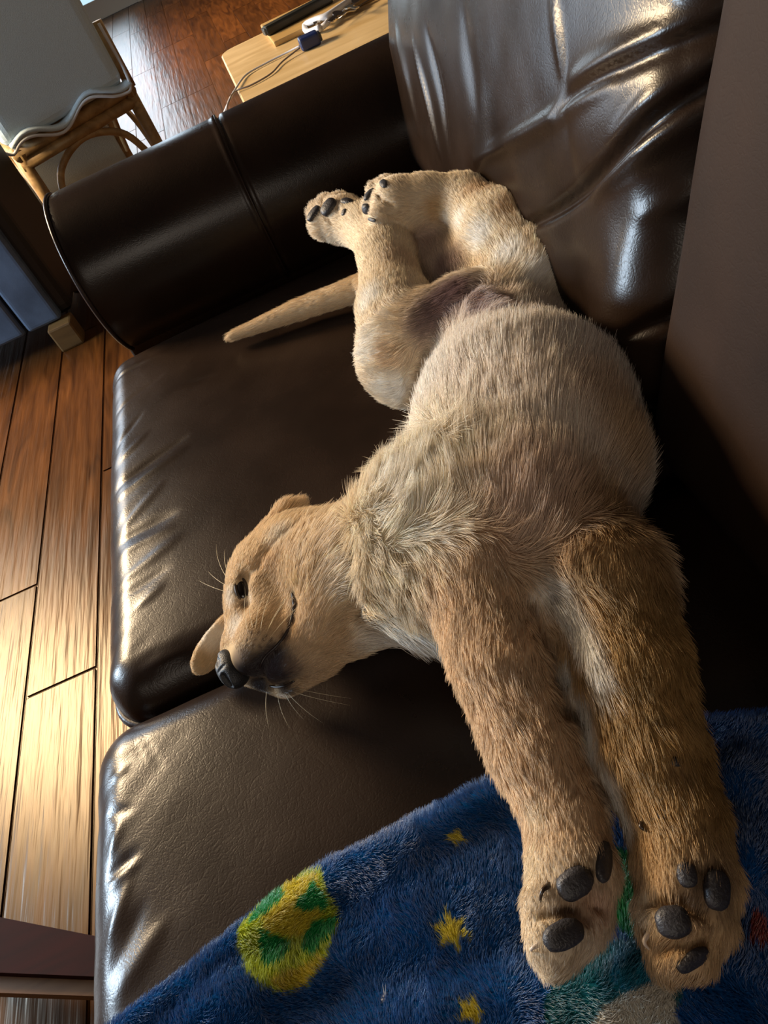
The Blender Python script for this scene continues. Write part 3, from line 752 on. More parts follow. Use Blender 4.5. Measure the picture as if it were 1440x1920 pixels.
# pads, claws, nose, eye and lips -------------------------------------------
PADM = simple('paw_pad_skin', (.024, .023, .028), .45, bump=.4, bscale=600, var=.2)
CLAWM = simple('dark_claw', (.03, .018, .012), .3); CLAWL = simple('pale_claw', (.5, .42, .36), .3)
NOSEM = simple('nose_leather', (.007, .008, .011), .45, bump=.3, bscale=1100)
LIPM = simple('lip_skin', (.022, .014, .014), .45)
EYEM = simple('eye_dark', (.006, .004, .003), .06); LIDM = simple('eyelid_skin', (.03, .02, .015), .5)
def blob(name, c, M, r, mat, parent, sub=3, power=2.0, noise_amp=0):
    bm = bmesh.new(); bmesh.ops.create_icosphere(bm, subdivisions=sub, radius=1)
    v = np.array([x.co[:] for x in bm.verts]); f = [[q.index for q in x.verts] for x in bm.faces]; bm.free()
    v = np.sign(v) * np.abs(v) ** (2 / power) if power != 2 else v
    if noise_amp: v = v * (1 + noise_amp * np.array([noise.noise(Vector(q) * 2.2 + Vector(c) * 50) for q in v]))[:, None]
    return mesh_obj(name, (v * r) @ M + c, f, mat, parent)
def pad(px, py, lx, ly, ang, up_=.0, name='paw_pad', mat=None, power=2.5, dz=0.30):
    h, n_ = hit(px, py)
    if h is None: print('pad miss', px, py); return
    s_ = PT(px, py, h[2]); a = math.radians(ang)
    dv = dirpx((px, py), (px + 50 * math.cos(a), py + 50 * math.sin(a)), h[2])
    M = basis(n_, dv); th = min(lx, ly) * s_ * dz
    NOFUR.append((h, math.sqrt(lx * ly) * s_ * .5 * .74))
    return blob(name, h + n_ * th * (up_ - .1), M, (ly * s_ * .46, lx * s_ * .46, th), mat or PADM, DOG, 3, power, .07)
def claw(px, py, qx, qy, r=.0016, mat=None, out=.004):
    h, n_ = hit(px, py); g, m_ = hit(qx, qy)
    if h is None: return
    if g is None: g = P(qx, qy, h[2]); m_ = n_
    pts = spline([h - n_ * .001, (h + g) / 2 + n_ * out, g + m_ * .0012], 5); k = len(pts)
    tube('claw', pts, r * np.linspace(1, .2, k) ** .8, mat or CLAWM, DOG, seg=8)
# near front paw
pad(1078, 1656, 80, 58, -35); pad(1057, 1753, 90, 54, -22); pad(1133, 1615, 36, 88, 8)
claw(1030, 1658, 1014, 1690, .0017); claw(1012, 1770, 1000, 1782, .0014, CLAWL)
# far front paw
pad(1262, 1728, 70, 62, -10); pad(1288, 1640, 40, 50, 0); pad(1345, 1668, 56, 80, 10); pad(1300, 1800, 78, 34, -20)
claw(1216, 1748, 1222, 1780, .0016, CLAWL); claw(1206, 1538, 1216, 1560, .0017); pad(1239, 1531, 30, 17, -20, name='paw_pad'); pad(1268, 1428, 26, 20, 0)
# hind paws
pad(588, 400, 22, 38, 20); pad(616, 388, 32, 40, 25); pad(650, 377, 30, 18, 0); pad(645, 398, 13, 16, 0)
pad(692, 364, 18, 34, 0); pad(687, 392, 22, 22, 0); pad(719, 344, 16, 34, -25); pad(697, 412, 24, 8, 20)
# nose: a small carved solid
h, n_ = hit(436, 1250)
nf = dirpx((480, 1190), (422, 1262), .505) + np.array([0, 0, 1.5]); nf /= np.linalg.norm(nf); nx_ = dirpx((424, 1225), (436, 1290), .51)
def nose():
    s_ = .0004; vx = .0007
    c = P(432, 1254, .516); M = basis(nf, nx_)
    ax = np.arange(-.022, .0221, vx); g = np.stack(np.meshgrid(ax, ax, ax, indexing='ij'), -1)
    d = d_ell(g, np.zeros(3), np.eye(3), np.array([.0108, .0165, .0100]))
    d = smin(d, d_ell(g, np.array([0, 0, -.006]), np.eye(3), np.array([.0115, .0135, .008])), .006)
    for sx in (-1, 1):
        d = -smin(-d, d_cone(g, np.array([.002, sx * .0072, .0105]), np.array([.004, sx * .0125, .0050]), .0042, .0030), .0015)
    d = -smin(-d, d_cone(g, np.array([-.02, 0, .010]), np.array([.012, 0, .0095]), .0009, .0009), .0012)
    v, f = surf_nets(d, np.array([-.022] * 3), vx); v = smooth(v, f, 2)
    return mesh_obj('nose', v @ M + c, f, NOSEM, DOG)
nose(); NOFUR.append((h + nf * .004, .015))
# eye with lids
h, n_ = hit(454, 1106); ev = dirpx((448, 1070), (460, 1145), .53)
Me = basis(n_, ev)
eye = blob('eye', h - n_ * .0022, Me, (.0052, .0092, .0052), EYEM, DOG, 4)
for sg, nm in ((1, 'eyelid'), (-1, 'eyelid')):
    pts = [h + Me[1] * (.0112 * math.cos(a)) + Me[0] * (sg * .0043 * math.sin(a)) + n_ * (.0022 * math.sin(a) - .0012) for a in np.linspace(0, math.pi, 15)]
    tube(nm, pts, 0.0008 + .0007 * np.sin(np.linspace(0, math.pi, 15)), LIDM, DOG, seg=8)
NOFUR.append((h, .0078))
# lips
lp = []
for a in mouth:
    g, m_ = hit(*a)
    if g is not None: lp.append(g + m_ * .0002)
tube('lip', spline(lp, 5), np.interp(np.arange(len(spline(lp, 5))), [0, 6, 25, 60], [.0016, .0015, .0009, .0010]), LIPM, DOG, seg=8, flat=.8)

for g in spline(lp, 2)[:17]: NOFUR.append((g, .0013))
def shortfur_factor(p):
    f = np.ones(len(p))
    for c, r in NOFUR:
        d = np.linalg.norm(p - c, axis=1); f *= np.clip((d - r) / (r * .25 + .001), 0, 1)
    return f
def make_fur(n, name):
    p, nr = sample(V0, F0, n)
    keep = (p[:, 2] > .455) | (rng.random(n) < .3); p, nr = p[keep], nr[keep]
    flow, fl, lift, col = field(p); n = len(p)
    f = shortfur_factor(p); keep = f > .05; p, nr, flow, fl, lift, col, f = [q[keep] for q in (p, nr, flow, fl, lift, col, f)]; n = len(p)
    # swirl noise on the flow, shared by neighbours
    q = p * 26; nv = np.array([noise.noise_vector(Vector(x)) for x in q]); nv2 = np.array([noise.noise_vector(Vector(x) * 3.3) for x in q])
    flow = flow + (.55 * nv + .28 * nv2) * (0.25 + 1.6 * lift)[:, None]
    t = flow - (flow * nr).sum(1)[:, None] * nr; t /= np.linalg.norm(t, axis=1)[:, None] + 1e-6
    li = lift * (.8 + .5 * rng.random(n)) + .08
    d = t * np.cos(li)[:, None] + nr * np.sin(li)[:, None] + .10 * rng.normal(size=(n, 3))
    d /= np.linalg.norm(d, axis=1)[:, None]
    L_ = fl * (.65 + .6 * rng.random(n)) * (1 + .35 * nv2[:, 0]) * (.15 + .85 * f)
    # clumping towards guide strands
    ng = max(200, n // 26); gi = rng.choice(n, ng, replace=False); kd = KDTree(ng)
    for k, i in enumerate(gi): kd.insert(Vector(p[i]), k)
    kd.balance(); near = gi[np.array([kd.find(Vector(x))[1] for x in p])]
    tip = p + d * L_[:, None]; gt = p[near] + d[near] * L_[near][:, None]
    cl = np.clip(.15 + .9 * (lift - .15), 0, .42)[:, None]
    tip2 = tip * (1 - cl) + gt * cl
    dd = tip2 - p; cur = dd - d * L_[:, None]
    bend = -nr * (.25 * (1 - f * .2))[:, None] * L_[:, None]
    LL = np.ones(n)
    shade = (.82 + .36 * rng.random(n))[:, None] * (1 + .10 * rng.normal(size=n))[:, None]
    gsh = (1 + .22 * rng.normal(size=ng)); gm = dict(zip(gi.tolist(), gsh.tolist())); g2 = np.array([gm[i] for i in near.tolist()])
    amt = np.clip(lift * 1.0, .06, .32); shade = shade * (1 + (g2 - 1) * amt)[:, None]
    col = np.clip(col * shade, .01, .9)
    rad = np.where(fl > .01, .00016, np.where(fl > .005, .00012, .00010)) * (.8 + .5 * rng.random(n))
    o = strands(name, p, d * L_[:, None], cur + bend * .35, LL, rad, col, FUR, DOG, 5)
    return tag(o, kind='stuff')
NF = int(globals().get('NFUR', 330000))
make_fur(NF, 'fur')
# extra fine hair on the face, where it is short
def face_fur(n):
    p, nr = sample(V0, F0, n * 6)
    hc = hit(520, 1150)[0]; m_ = (np.linalg.norm(p - hc, axis=1) < .075); p, nr = p[m_], nr[m_]
    flow, fl, lift, col = field(p); m_ = fl < .0085; p, nr, flow, fl, lift, col = [q[m_] for q in (p, nr, flow, fl, lift, col)]; n = len(p)
    f = shortfur_factor(p); t = flow - (flow * nr).sum(1)[:, None] * nr; t /= np.linalg.norm(t, axis=1)[:, None] + 1e-6
    d = t * .93 + nr * .25 + .10 * rng.normal(size=(n, 3)); L_ = fl * (.7 + .5 * rng.random(n)) * f
    k = f > .1; col = np.clip(col * (.8 + .4 * rng.random(n))[:, None], .01, .9)
    return tag(strands('face_fur', p[k], d[k], -nr[k] * .25, L_[k], np.full(k.sum(), .00009), col[k], FUR, DOG, 5), kind='stuff')
face_fur(int(NF * .25))
# whiskers
wr, wd, wL = [], [], []
for (x, y, vx_, vy_, L_, up2) in [(475, 1180, -.2, -1, .045, .3), (468, 1195, -.1, -1, .04, .4), (480, 1200, .1, -1, .045, .5), (488, 1190, .15, -1, .04, .5), (495, 1200, .3, -1, .045, .5), (500, 1185, .5, -1, .05, .4), (506, 1195, .7, -1, .045, .5),
        (428, 1100, -1, -.6, .035, .1), (424, 1110, -1, -.35, .04, .1), (426, 1085, -.5, -1, .05, .1), (430, 1080, -.35, -1, .035, .1),
        (500, 1296, -.1, 1, .03, .1), (520, 1300, .2, 1, .03, .1), (540, 1300, .7, .7, .035, .1), (552, 1298, 1, .2, .04, .1), (560, 1292, 1, .05, .035, .2), (535, 1302, .5, .9, .025, .1)]:
    g, m_ = hit(x, y)
    if g is None: continue
    t = dirpx((x, y), (x + 60 * vx_, y + 60 * vy_), g[2])
    wr.append(g); wd.append(t + m_ * up2); wL.append(L_)
wr, wd, wL = map(np.array, (wr, wd, wL))
tag(strands('whiskers', wr, wd, np.tile([0.12, .12, -.25], (len(wr), 1)), wL, np.full(len(wr), .00016), np.tile([.72, .62, .42], (len(wr), 1)), FUR, DOG, 5), kind='stuff')

# ---------------------------------------------------------------- blanket
BL = [(960, 1436), (860, 1492), (740, 1552), (600, 1622), (520, 1672), (440, 1738), (350, 1815), (270, 1870), (205, 1925), (150, 1990)]
BLw = np.array([P(x, y, .462)[:2] for x, y in BL])
BR = np.array([P(x, y, .462)[:2] for x, y in [(1060, 1410), (1200, 1370), (1300, 1345), (1440, 1335), (1600, 1320)]])
EDGE = np.vstack([BLw[::-1], BR])          # upper rim from the front edge to the back
def in_poly(p, poly):
    x, y = p[:, 0], p[:, 1]; ins = np.zeros(len(p), bool); n = len(poly); j = n - 1
    for i in range(n):
        xi, yi = poly[i]; xj, yj = poly[j]
        c = ((yi > y) != (yj > y)) & (x < (xj - xi) * (y - yi) / (yj - yi + 1e-12) + xi); ins ^= c; j = i
    return ins
def dist_line(p, line):
    best = np.full(len(p), 1e9)
    for a, b in zip(line[:-1], line[1:]):
        ab = b - a; t = np.clip(((p - a) @ ab) / (ab @ ab), 0, 1)
        best = np.minimum(best, np.linalg.norm(p - a - t[:, None] * ab, axis=1))
    return best
eg = spline(EDGE, 6)
poly = np.vstack([eg, [[eg[-1][0], -.30], [eg[0][0], -.30]]])
nz2 = lambda p, s, k=0: np.array([noise.noise(Vector((x * s, y * s, k))) for x, y in p])
FOLDS = [((420, 1785), (640, 1650), .014, .009), ((300, 1905), (470, 1770), .012, -.005), ((330, 1915), (560, 1820), .020, .010), ((620, 1680), (930, 1500), .016, .006),
         ((600, 1880), (960, 1790), .016, -.008), ((640, 1900), (1000, 1850), .022, .006), ((960, 1760), (1180, 1790), .014, -.006), ((1040, 1850), (1250, 1790), .018, .010),
         ((1150, 1870), (1440, 1790), .020, .012), ((1330, 1560), (1440, 1640), .02, .012), ((1320, 1430), (1440, 1480), .02, .012), ((700, 1700), (960, 1640), .03, .005), ((380, 1760), (500, 1700), .008, -.003)]
FW = [([P(*a, .465)[:2], P(*b, .465)[:2]], wd, h * 1.7) for a, b, wd, h in FOLDS]
def blz(p):
    d = dist_line(p, eg); rim = np.clip(d / .010, 0, 1)
    z = .4555 + .011 * np.sqrt(rim * (2 - rim)) + seg_disp(p, FW) * np.clip(d / .02, 0, 1) + .003 * nz2(p, 14) * rim + .0015 * nz2(p, 40, 3) * rim
    z = z + .006 * np.exp(-((d - .012) / .010) ** 2)
    paw = np.zeros(len(p))
    for q in BODYPR:
        if q['g'] in ('paw', 'paw2', 'arm', 'arm2') and q['t'] == 'c':
            for c_, r_ in ((q['a'], q['ra']), (q['b'], q['rb']), ((q['a'] + q['b']) / 2, (q['ra'] + q['rb']) / 2)):
                rr_ = np.linalg.norm(p - c_[:2], axis=1); bot = c_[2] - np.sqrt(np.maximum(r_ * r_ - rr_ ** 2, 0)) - .001
                z = np.where(rr_ < r_, np.minimum(z, np.maximum(bot, .453)), z)
    return z
PRN = []   # printed shapes in the plane of the cloth
def W2(x, y): return P(x, y, .470)[:2]
def ellw(cx, cy, pts_px): return None
def poly_px(pts): return np.array([W2(*a) for a in pts])
def ring_px(cx, cy, a, b, rot, n=28, wob=0):
    r_ = math.radians(rot); o = []
    for k in range(n):
        t = 2 * math.pi * k / n; s_ = 1 + wob * math.sin(3 * t + cx)
        x, y = a * s_ * math.cos(t), b * s_ * math.sin(t); o.append((cx + x * math.cos(r_) - y * math.sin(r_), cy + x * math.sin(r_) + y * math.cos(r_)))
    return poly_px(o)
def star_px(cx, cy, R_, n, rot=0, sx=1, sy=1):
    return poly_px([(cx + sx * (R_ if k % 2 == 0 else R_ * .45) * math.cos(math.radians(rot) + math.pi * k / n), cy + sy * (R_ if k % 2 == 0 else R_ * .45) * math.sin(math.radians(rot) + math.pi * k / n)) for k in range(2 * n)])
YG = (.42, .50, .035); YEL = (.62, .52, .05); GRN = (.015, .27, .07); NAVY = (.004, .070, .25)
SHAPES = [(poly_px([(508, 1675), (540, 1645), (580, 1630), (605, 1638), (615, 1665), (626, 1700), (628, 1735), (612, 1780), (600, 1815), (570, 1845), (530, 1862), (495, 1852), (465, 1820), (450, 1780), (455, 1740), (478, 1700)]), YG),
          (poly_px([(500, 1660), (600, 1640), (612, 1700), (560, 1760), (500, 1750)]), YEL),
          (poly_px([(510, 1842), (560, 1815), (600, 1790), (608, 1800), (570, 1845), (530, 1860)]), (.55, .46, .04)),
          (poly_px([(492, 1680), (520, 1665), (540, 1682), (528, 1702), (505, 1725), (470, 1740), (478, 1710)]), GRN),
          (poly_px([(590, 1655), (606, 1675), (614, 1700), (575, 1712), (556, 1702), (568, 1688), (582, 1678)]), GRN),
          (poly_px([(580, 1725), (622, 1718), (624, 1750), (600, 1765), (585, 1795), (562, 1785), (565, 1755)]), GRN),
          (ring_px(512, 1785, 27, 32, 10, wob=.06), GRN), (ring_px(500, 1757, 10, 8, 0), GRN),
          (star_px(861, 1574, 19, 4, 15), YEL), (star_px(846, 1746, 38, 6, 12), YEL), (star_px(884, 1898, 34, 5, 0), (.55, .45, .03)), (ring_px(716, 1863, 4, 5, 0), (.8, .8, .8)),
          (ring_px(1180, 1680, 42, 90, -12), (.01, .17, .045)), (ring_px(1150, 1880, 140, 105, -25), (.010, .10, .12)), (ring_px(1195, 1830, 45, 42, 0), (.015, .17, .26)),
          (poly_px([(1100, 1925), (1130, 1890), (1180, 1868), (1240, 1850), (1262, 1848), (1270, 1900), (1275, 1990), (1100, 1990)]), (.50, .46, .38)),
          (poly_px([(1408, 1705), (1420, 1705), (1450, 1760), (1445, 1780), (1404, 1775)]), (.30, .02, .008)),
          (ring_px(1000, 1400, 10, 10, 0), YEL)]
SHAPES = SHAPES[:-1]
def print_col(p):
    c = np.tile(np.array(NAVY), (len(p), 1)) * (1 + .25 * nz2(p, 22, 7))[:, None]
    jit = p + .0009 * np.stack([nz2(p, 350, 1), nz2(p, 350, 2)], 1)
    for poly_, cc in SHAPES:
        lo_, hi_ = poly_.min(0) - .003, poly_.max(0) + .003
        m_ = np.all((jit > lo_) & (jit < hi_), 1)
        if m_.any():
            k = np.nonzero(m_)[0]; k = k[in_poly(jit[k], poly_)]; c[k] = cc
    return c
BK = thing('blanket', 'blue fleece blanket printed with a yellow-green planet and stars, under the front paws', 'blanket', (0, .1, .455))
gs = .0028
xs = np.arange(eg[:, 0].min(), .215, gs); ys = np.arange(-.20, eg[:, 1].max() + gs, gs)
GX, GY = np.meshgrid(xs, ys, indexing='ij'); gp = np.stack([GX.ravel(), GY.ravel()], 1)
ins = in_poly(gp, poly); idx = -np.ones(len(gp), int)
nxg, nyg = GX.shape; I2 = np.arange(len(gp)).reshape(nxg, nyg)
fc = np.stack([I2[:-1, :-1], I2[1:, :-1], I2[1:, 1:], I2[:-1, 1:]], -1).reshape(-1, 4)
fc = fc[ins[fc].all(1)]; used = np.unique(fc); idx[used] = np.arange(len(used)); gp = gp[used]; fc = idx[fc]
bz = blz(gp); vt = np.column_stack([gp, bz])
cloth = mesh_obj('cloth', vt, fc, FLEECE, BK)
sd = cloth.modifiers.new('thick', 'SOLIDIFY'); sd.thickness = .005; sd.offset = -1
gcol = print_col(gp)
ca = cloth.data.color_attributes.new('Col', 'FLOAT_COLOR', 'POINT'); ca.data.foreach_set('color', np.hstack([gcol * .6, np.ones((len(gcol), 1))]).ravel().astype(np.float32))
nb = int(globals().get('NPILE', 260000))
p, nr = sample(vt, fc, nb); nr = nr * np.sign(nr[:, 2:3])
vis = p[:, 1] > -.16; p, nr = p[vis], nr[vis]; n = len(p)
ang = 3.2 * nz2(p[:, :2], 16, 4) + 1.3 * nz2(p[:, :2], 60, 5) + 1.0
d = np.stack([np.cos(ang), np.sin(ang), np.zeros(n)], 1) * .55 + nr * .8 + .18 * rng.normal(size=(n, 3)); d /= np.linalg.norm(d, axis=1)[:, None]
L_ = .0040 * (.7 + .6 * rng.random(n)) * (1 + .3 * nz2(p[:, :2], 90, 9))
pc = print_col(p[:, :2]) * (.7 + .6 * rng.random(n))[:, None]
tag(strands('pile', p, d, np.stack([np.cos(ang), np.sin(ang), -.4 * np.ones(n)], 1) * .25, L_, np.full(n, .00017), np.clip(pc, 0, .9), PILE, BK, 4), kind='stuff')

# ---------------------------------------------------------------- things beyond the sofa
# wicker chair with a grey upholstered back
RAT = wood('rattan_cane', (.24, .14, .05), (.48, .31, .13), .5, (8, 8, 8))
FAB = simple('grey_upholstery', (.55, .68, .76), .9, bump=.6, bscale=500, var=.08)
FABL = simple('pale_piping', (.62, .64, .66), .8)
CH = thing('rattan_chair', 'rattan chair with a blue-grey upholstered back and arched cane braces', 'chair', (-.47, 2.82, 0))
a_ = P(40, 300, .38); b_ = P(246, 178, .38)
A = np.array([a_[0], a_[1]]); B = np.array([b_[0], b_[1]]); Uc = (B - A) / np.linalg.norm(B - A); Wc = np.array([-Uc[1], Uc[0]])
def cp(u, w_, z): q = A + (B - A) * u + Wc * w_; return (q[0], q[1], z)
def ctube(name, pts, r, mat=RAT, seg=10, flat=None): return tube(name, spline(pts, 6) if len(pts) > 2 else pts, r, mat, CH, seg, flat=flat)
for u in (0, 1):
    for w_ in (0, .46):
        ctube('leg', [cp(u, w_, 0), cp(u, w_, .42)], .021 if w_ == 0 else .017)
ctube('rail', [cp(-.04, 0, .40), cp(1.04, 0, .40)], .022); ctube('rail', [cp(-.03, -.002, .362), cp(1.03, -.002, .362)], .019)
ctube('rail', [cp(-.04, .46, .40), cp(1.04, .46, .40)], .020)
for u in (0, 1): ctube('rail', [cp(u, -.02, .395), cp(u, .48, .395)], .020)
ctube('brace', [cp(.05, 0, .12), cp(.10, 0, .20), cp(.22, 0, .30), cp(.5, 0, .345), cp(.78, 0, .30), cp(.90, 0, .20), cp(.95, 0, .12)], .012)
for u in (0, 1): ctube('brace', [cp(u, .03, .14), cp(u, .10, .28), cp(u, .23, .345), cp(u, .36, .28), cp(u, .43, .14)], .010)
ctube('back_post', [cp(1.03, .0, .40), cp(1.03, 0, .60)], .018)
def cbox(name, u0, u1, w0, w1, z0, z1, mat, bev):
    L2 = np.linalg.norm(B - A); c_ = A + (B - A) * (u0 + u1) / 2 + Wc * (w0 + w1) / 2; ang_ = math.atan2(Uc[1], Uc[0])
    M4 = Matrix.Translation((c_[0], c_[1], (z0 + z1) / 2)) @ Matrix.Rotation(ang_, 4, 'Z')
    hx, hy, hz = (u1 - u0) * L2 / 2, (w1 - w0) / 2, (z1 - z0) / 2
    return box(name, (-hx, -hy, -hz), (hx, hy, hz), mat, CH, bev, M4, 5)
cbox('seat', .0, 1.0, .02, .46, .41, .49, FAB, .02)
cb = cbox('backrest', -.06, .97, -.075, .05, .43, 1.05, FAB, .04)
wv = [cp(-.10, -.085, .435)] + [cp(u, -.090 - .006 * math.sin(u * 9), .420 + .020 * math.sin(u * 11.5 + .6) + .012 * u) for u in np.linspace(-.05, .96, 16)] + [cp(1.0, -.07, .47), cp(1.0, -.06, .6)]
tube('piping', spline(wv, 4), .0048, FABL, cb, 8)
tube('skirt', spline(wv[1:-2], 4) + [0, .025, .014], .026, FAB, cb, 8, flat=.35)
cbox('fabric_panel', .04, .96, .44, .452, .03, .38, simple('taupe_fabric', (.30, .27, .19), .9, bump=.4, bscale=400), .003)
# navy channelled armchair
AC = thing('channelled_armchair', 'blue-black leather armchair with vertical channels and a pale wooden foot', 'armchair', (-1.2, 2.6, 0))
fY = 2.262
box('body', (-1.72, fY + .03, .075), (-.69, 2.68, .54), simple('black_leather_body', (.008, .007, .007), .5), AC, .03, seg=3)
for i in range(8):
    x0 = -.725 - .118 * (i + 1) + .004; x1 = -.725 - .118 * i - .004
    box('channel_panel', (x0, fY, .078), (x1, fY + .05, .53), NAVY_LEATHER, AC, .016, seg=4)
TANW = wood('tan_wood', (.11, .06, .018), (.17, .095, .03), .5)
for x, y in ((-.74, 2.225), (-1.66, 2.225), (-.72, 2.62), (-1.66, 2.62)):
    box('foot', (x - .040, y, 0), (x + .035, y + .07, .076), TANW, AC, .006)
# side table behind the arm
ST = thing('side_table', 'pale wooden side table with rounded corners behind the sofa arm', 'table', (.30, 1.70, 0))
TABW = wood('pale_table_wood', (.50, .34, .15), (.66, .48, .25), .38, (2, 9, 9))
TZ = .560
c0 = P(412, 100, TZ)
bm = bmesh.new(); vs = []
x0, x1, y0, y1 = c0[0], .66, 1.36, c0[1]
rp = round_rect((x1 - x0) / 2, (y1 - y0) / 2, .03)
rp = rp + [(x0 + x1) / 2, (y0 + y1) / 2]; nR = len(rp)
v = [(x, y, TZ - .024) for x, y in rp] + [(x, y, TZ - .003) for x, y in rp] + [((x - (x0 + x1) / 2) * .992 + (x0 + x1) / 2, (y - (y0 + y1) / 2) * .992 + (y0 + y1) / 2, TZ) for x, y in rp]
f = [[k, (k + 1) % nR, nR + (k + 1) % nR, nR + k] for k in range(nR)] + [[nR + k, nR + (k + 1) % nR, 2 * nR + (k + 1) % nR, 2 * nR + k] for k in range(nR)]
f += [list(range(nR))[::-1], list(range(2 * nR, 3 * nR))]
mesh_obj('tabletop', v, f, TABW, ST, smooth=False)
for x in (x0 + .05, x1 - .05):
    for y in (y0 + .05, y1 - .05): tube('leg', [(x, y, 0), (x, y, TZ - .022)], np.array([.014, .021]), TABW, ST, 12)
box('apron', (x0 + .05, y1 - .07, TZ - .08), (x1 - .05, y1 - .05, TZ - .023), TABW, ST, .003)
bm.free()
# black bar lying on a wooden tray on the table
BLK = simple('black_plastic', (.012, .014, .013), .35)
TR = thing('wooden_tray', 'small pale wooden board lying under the black bar on the side table', 'board', (0, 0, 0))
def onz(px, py, z=TZ): return P(px, py, z)
q0, q1 = onz(490, 50, TZ + .01), onz(507, 80, TZ + .01)
tx0 = q0[0]
box('plate', (tx0, q1[1] - .01, TZ), (x1 - .02, q0[1] + .02, TZ + .011), wood('honey_wood', (.42, .25, .08), (.58, .38, .15), .4), TR, .003)
BB = thing('black_bar', 'long black bar lying on the wooden board of the side table', 'bar', (0, 0, 0))
s0, s1 = onz(497, 60, TZ + .02), onz(620, -5, TZ + .02)
dv = (s1 - s0); an = math.atan2(dv[1], dv[0]); ln = np.linalg.norm(dv)
M4 = Matrix.Translation(((s0 + s1) / 2).tolist()) @ Matrix.Rotation(an, 4, 'Z')
box('casing', (-ln / 2, -.013, -.0085), (ln / 2, .013, .010), BLK, BB, .005, M4, 3)
box('end_cap', (-ln / 2 - .004, -.011, -.006), (-ln / 2 + .004, .011, .008), simple('grey_plastic', (.05, .055, .055), .3), BB, .003, M4)
# plug, cables, strap and keys
PG = thing('charger_plug', 'navy blue charger plug with thin cables on the side table', 'charger', (0, 0, 0))
q0, q1 = onz(562, 85, TZ + .012), onz(598, 68, TZ + .012); dv = q1 - q0; an = math.atan2(dv[1], dv[0]); ln = np.linalg.norm(dv)
M4 = Matrix.Translation(((q0 + q1) / 2).tolist()) @ Matrix.Rotation(an, 4, 'Z')
box('housing', (-ln / 2, -.015, -.011), (ln / 2, .015, .012), simple('navy_plastic', (.008, .02, .09), .35), PG, .006, M4, 3)
box('prong_face', (ln / 2 - .002, -.012, -.007), (ln / 2 + .004, .012, .008), BLK, PG, .002, M4)
CAB = simple('white_cable_rubber', (.55, .56, .60), .5)
def wire(name, pts, r, mat, parent): return tube(name, spline(pts, 8), r, mat, parent, 8)
wire('cable', [onz(562, 86, TZ + .008), onz(535, 100, TZ + .004), onz(500, 118, TZ + .003), onz(462, 140, TZ + .003), onz(441, 168, TZ + .003), onz(430, 188, TZ - .01), onz(420, 210, TZ - .12)], .0018, CAB, PG)
wire('cable', [onz(562, 90, TZ + .008), onz(530, 115, TZ + .004), onz(508, 138, TZ + .003), onz(470, 160, TZ + .003), onz(443, 170, TZ + .004), onz(428, 190, TZ - .01), onz(424, 214, TZ - .12)], .0016, simple('grey_cable_rubber', (.25, .2, .17), .5), PG)
KE = thing('key_bunch', 'bunch of metal keys on a white fabric strap on the side table', 'keys', (0, 0, 0))
MET = simple('key_metal', (.55, .50, .42), .25, metal=1); MET2 = simple('dark_key_metal', (.12, .10, .09), .35, metal=1)
wire('strap', [onz(600, 52, TZ + .012), onz(578, 60, TZ + .006), onz(572, 48, TZ + .01), onz(590, 38, TZ + .018), onz(612, 30, TZ + .02), onz(640, 12, TZ + .02), onz(664, -4, TZ + .015)], .0065, CAB, KE)
wire('strap', [onz(598, 55, TZ + .006), onz(612, 44, TZ + .012), onz(622, 30, TZ + .01), onz(640, 24, TZ + .008), onz(655, 2, TZ + .008)], .0055, CAB, KE)
rr_ = random.Random(4)
kc = onz(650, 28, TZ + .006)
tube('key_ring', [kc + [.022 * math.cos(a), .022 * math.sin(a), .006 + .003 * math.sin(3 * a)] for a in np.linspace(0, 2 * math.pi, 24, endpoint=False)], .0016, MET, KE, 8, closed=True)
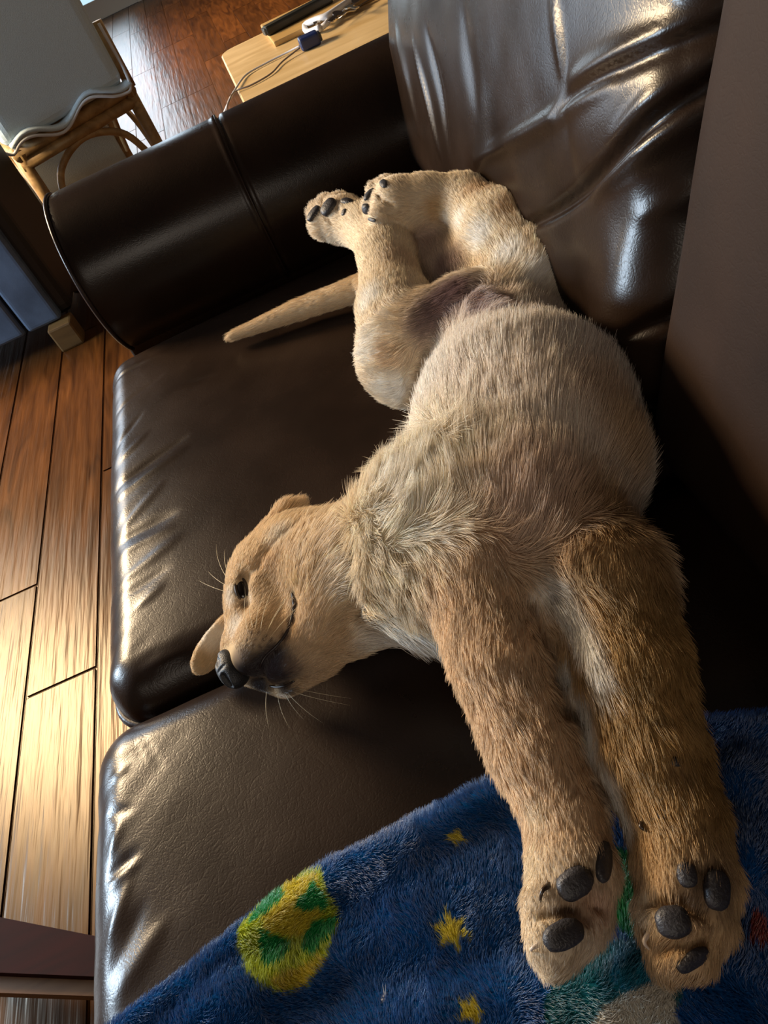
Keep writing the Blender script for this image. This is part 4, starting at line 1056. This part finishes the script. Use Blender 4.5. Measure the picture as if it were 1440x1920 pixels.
for k in range(7):
    a = k * .9 + .4; d2 = np.array([math.cos(a), math.sin(a), 0]); c2_ = kc + d2 * .030 + [0, 0, .002 + .003 * k]
    M4 = Matrix.Translation(c2_.tolist()) @ Matrix.Rotation(a, 4, 'Z') @ Matrix.Rotation(rr_.uniform(-.4, .4), 4, 'X')
    bm = bmesh.new()
    bmesh.ops.create_cone(bm, cap_ends=True, segments=16, radius1=.011, radius2=.011, depth=.0024)
    g = bmesh.ops.create_cube(bm, size=1, matrix=Matrix.Translation((.024, 0, 0)) @ Matrix.Diagonal((.030, .0065, .0022, 1)))
    for t_ in range(3): bmesh.ops.create_cube(bm, size=1, matrix=Matrix.Translation((.020 + .007 * t_, .0045, 0)) @ Matrix.Diagonal((.0035, .004, .002, 1)))
    bmesh.ops.transform(bm, matrix=M4, verts=bm.verts)
    me = bpy.data.meshes.new('key'); bm.to_mesh(me); bm.free(); me.materials.append(MET if k % 2 else MET2); link(bpy.data.objects.new('key', me), KE)
# low bench beside the sofa front
RED = wood('dark_red_wood', (.010, .0008, .0006), (.020, .0016, .001), .75); BRN = wood('brown_rail_wood', (.10, .045, .015), (.16, .075, .028), .45)
BN = thing('low_bench', 'low bench with a dark red top board and brown rail beside the sofa front', 'bench', (-.8, .40, 0))
def quad_board(name, pts, z0, z1, mat):
    w_ = [P(x, y, z1)[:2] for x, y in pts]
    v = [(x, y, z1) for x, y in w_] + [(x, y, z0) for x, y in w_]
    return mesh_obj(name, v, [[3, 2, 1, 0], [4, 5, 6, 7]] + [[k, (k + 1) % 4, 4 + (k + 1) % 4, 4 + k] for k in range(4)], mat, BN, smooth=False)
for m_ in (RED, BRN): m_.node_tree.nodes['Principled BSDF'].inputs['Specular IOR Level'].default_value = .08
quad_board('top_board', [(-160, 1688), (300, 1779), (300, 1836), (-160, 1817)], .085, .115, RED)
quad_board('side_rail', [(-160, 1822), (300, 1840), (300, 1872), (-160, 1856)], .07, .095, BRN)
for x, y in ((-100, 1750), (270, 1805)):
    q = P(x, y, .10); box('foot', (q[0] - .02, q[1] - .015, 0), (q[0] + .02, q[1] + .015, .086), RED, BN, .004)
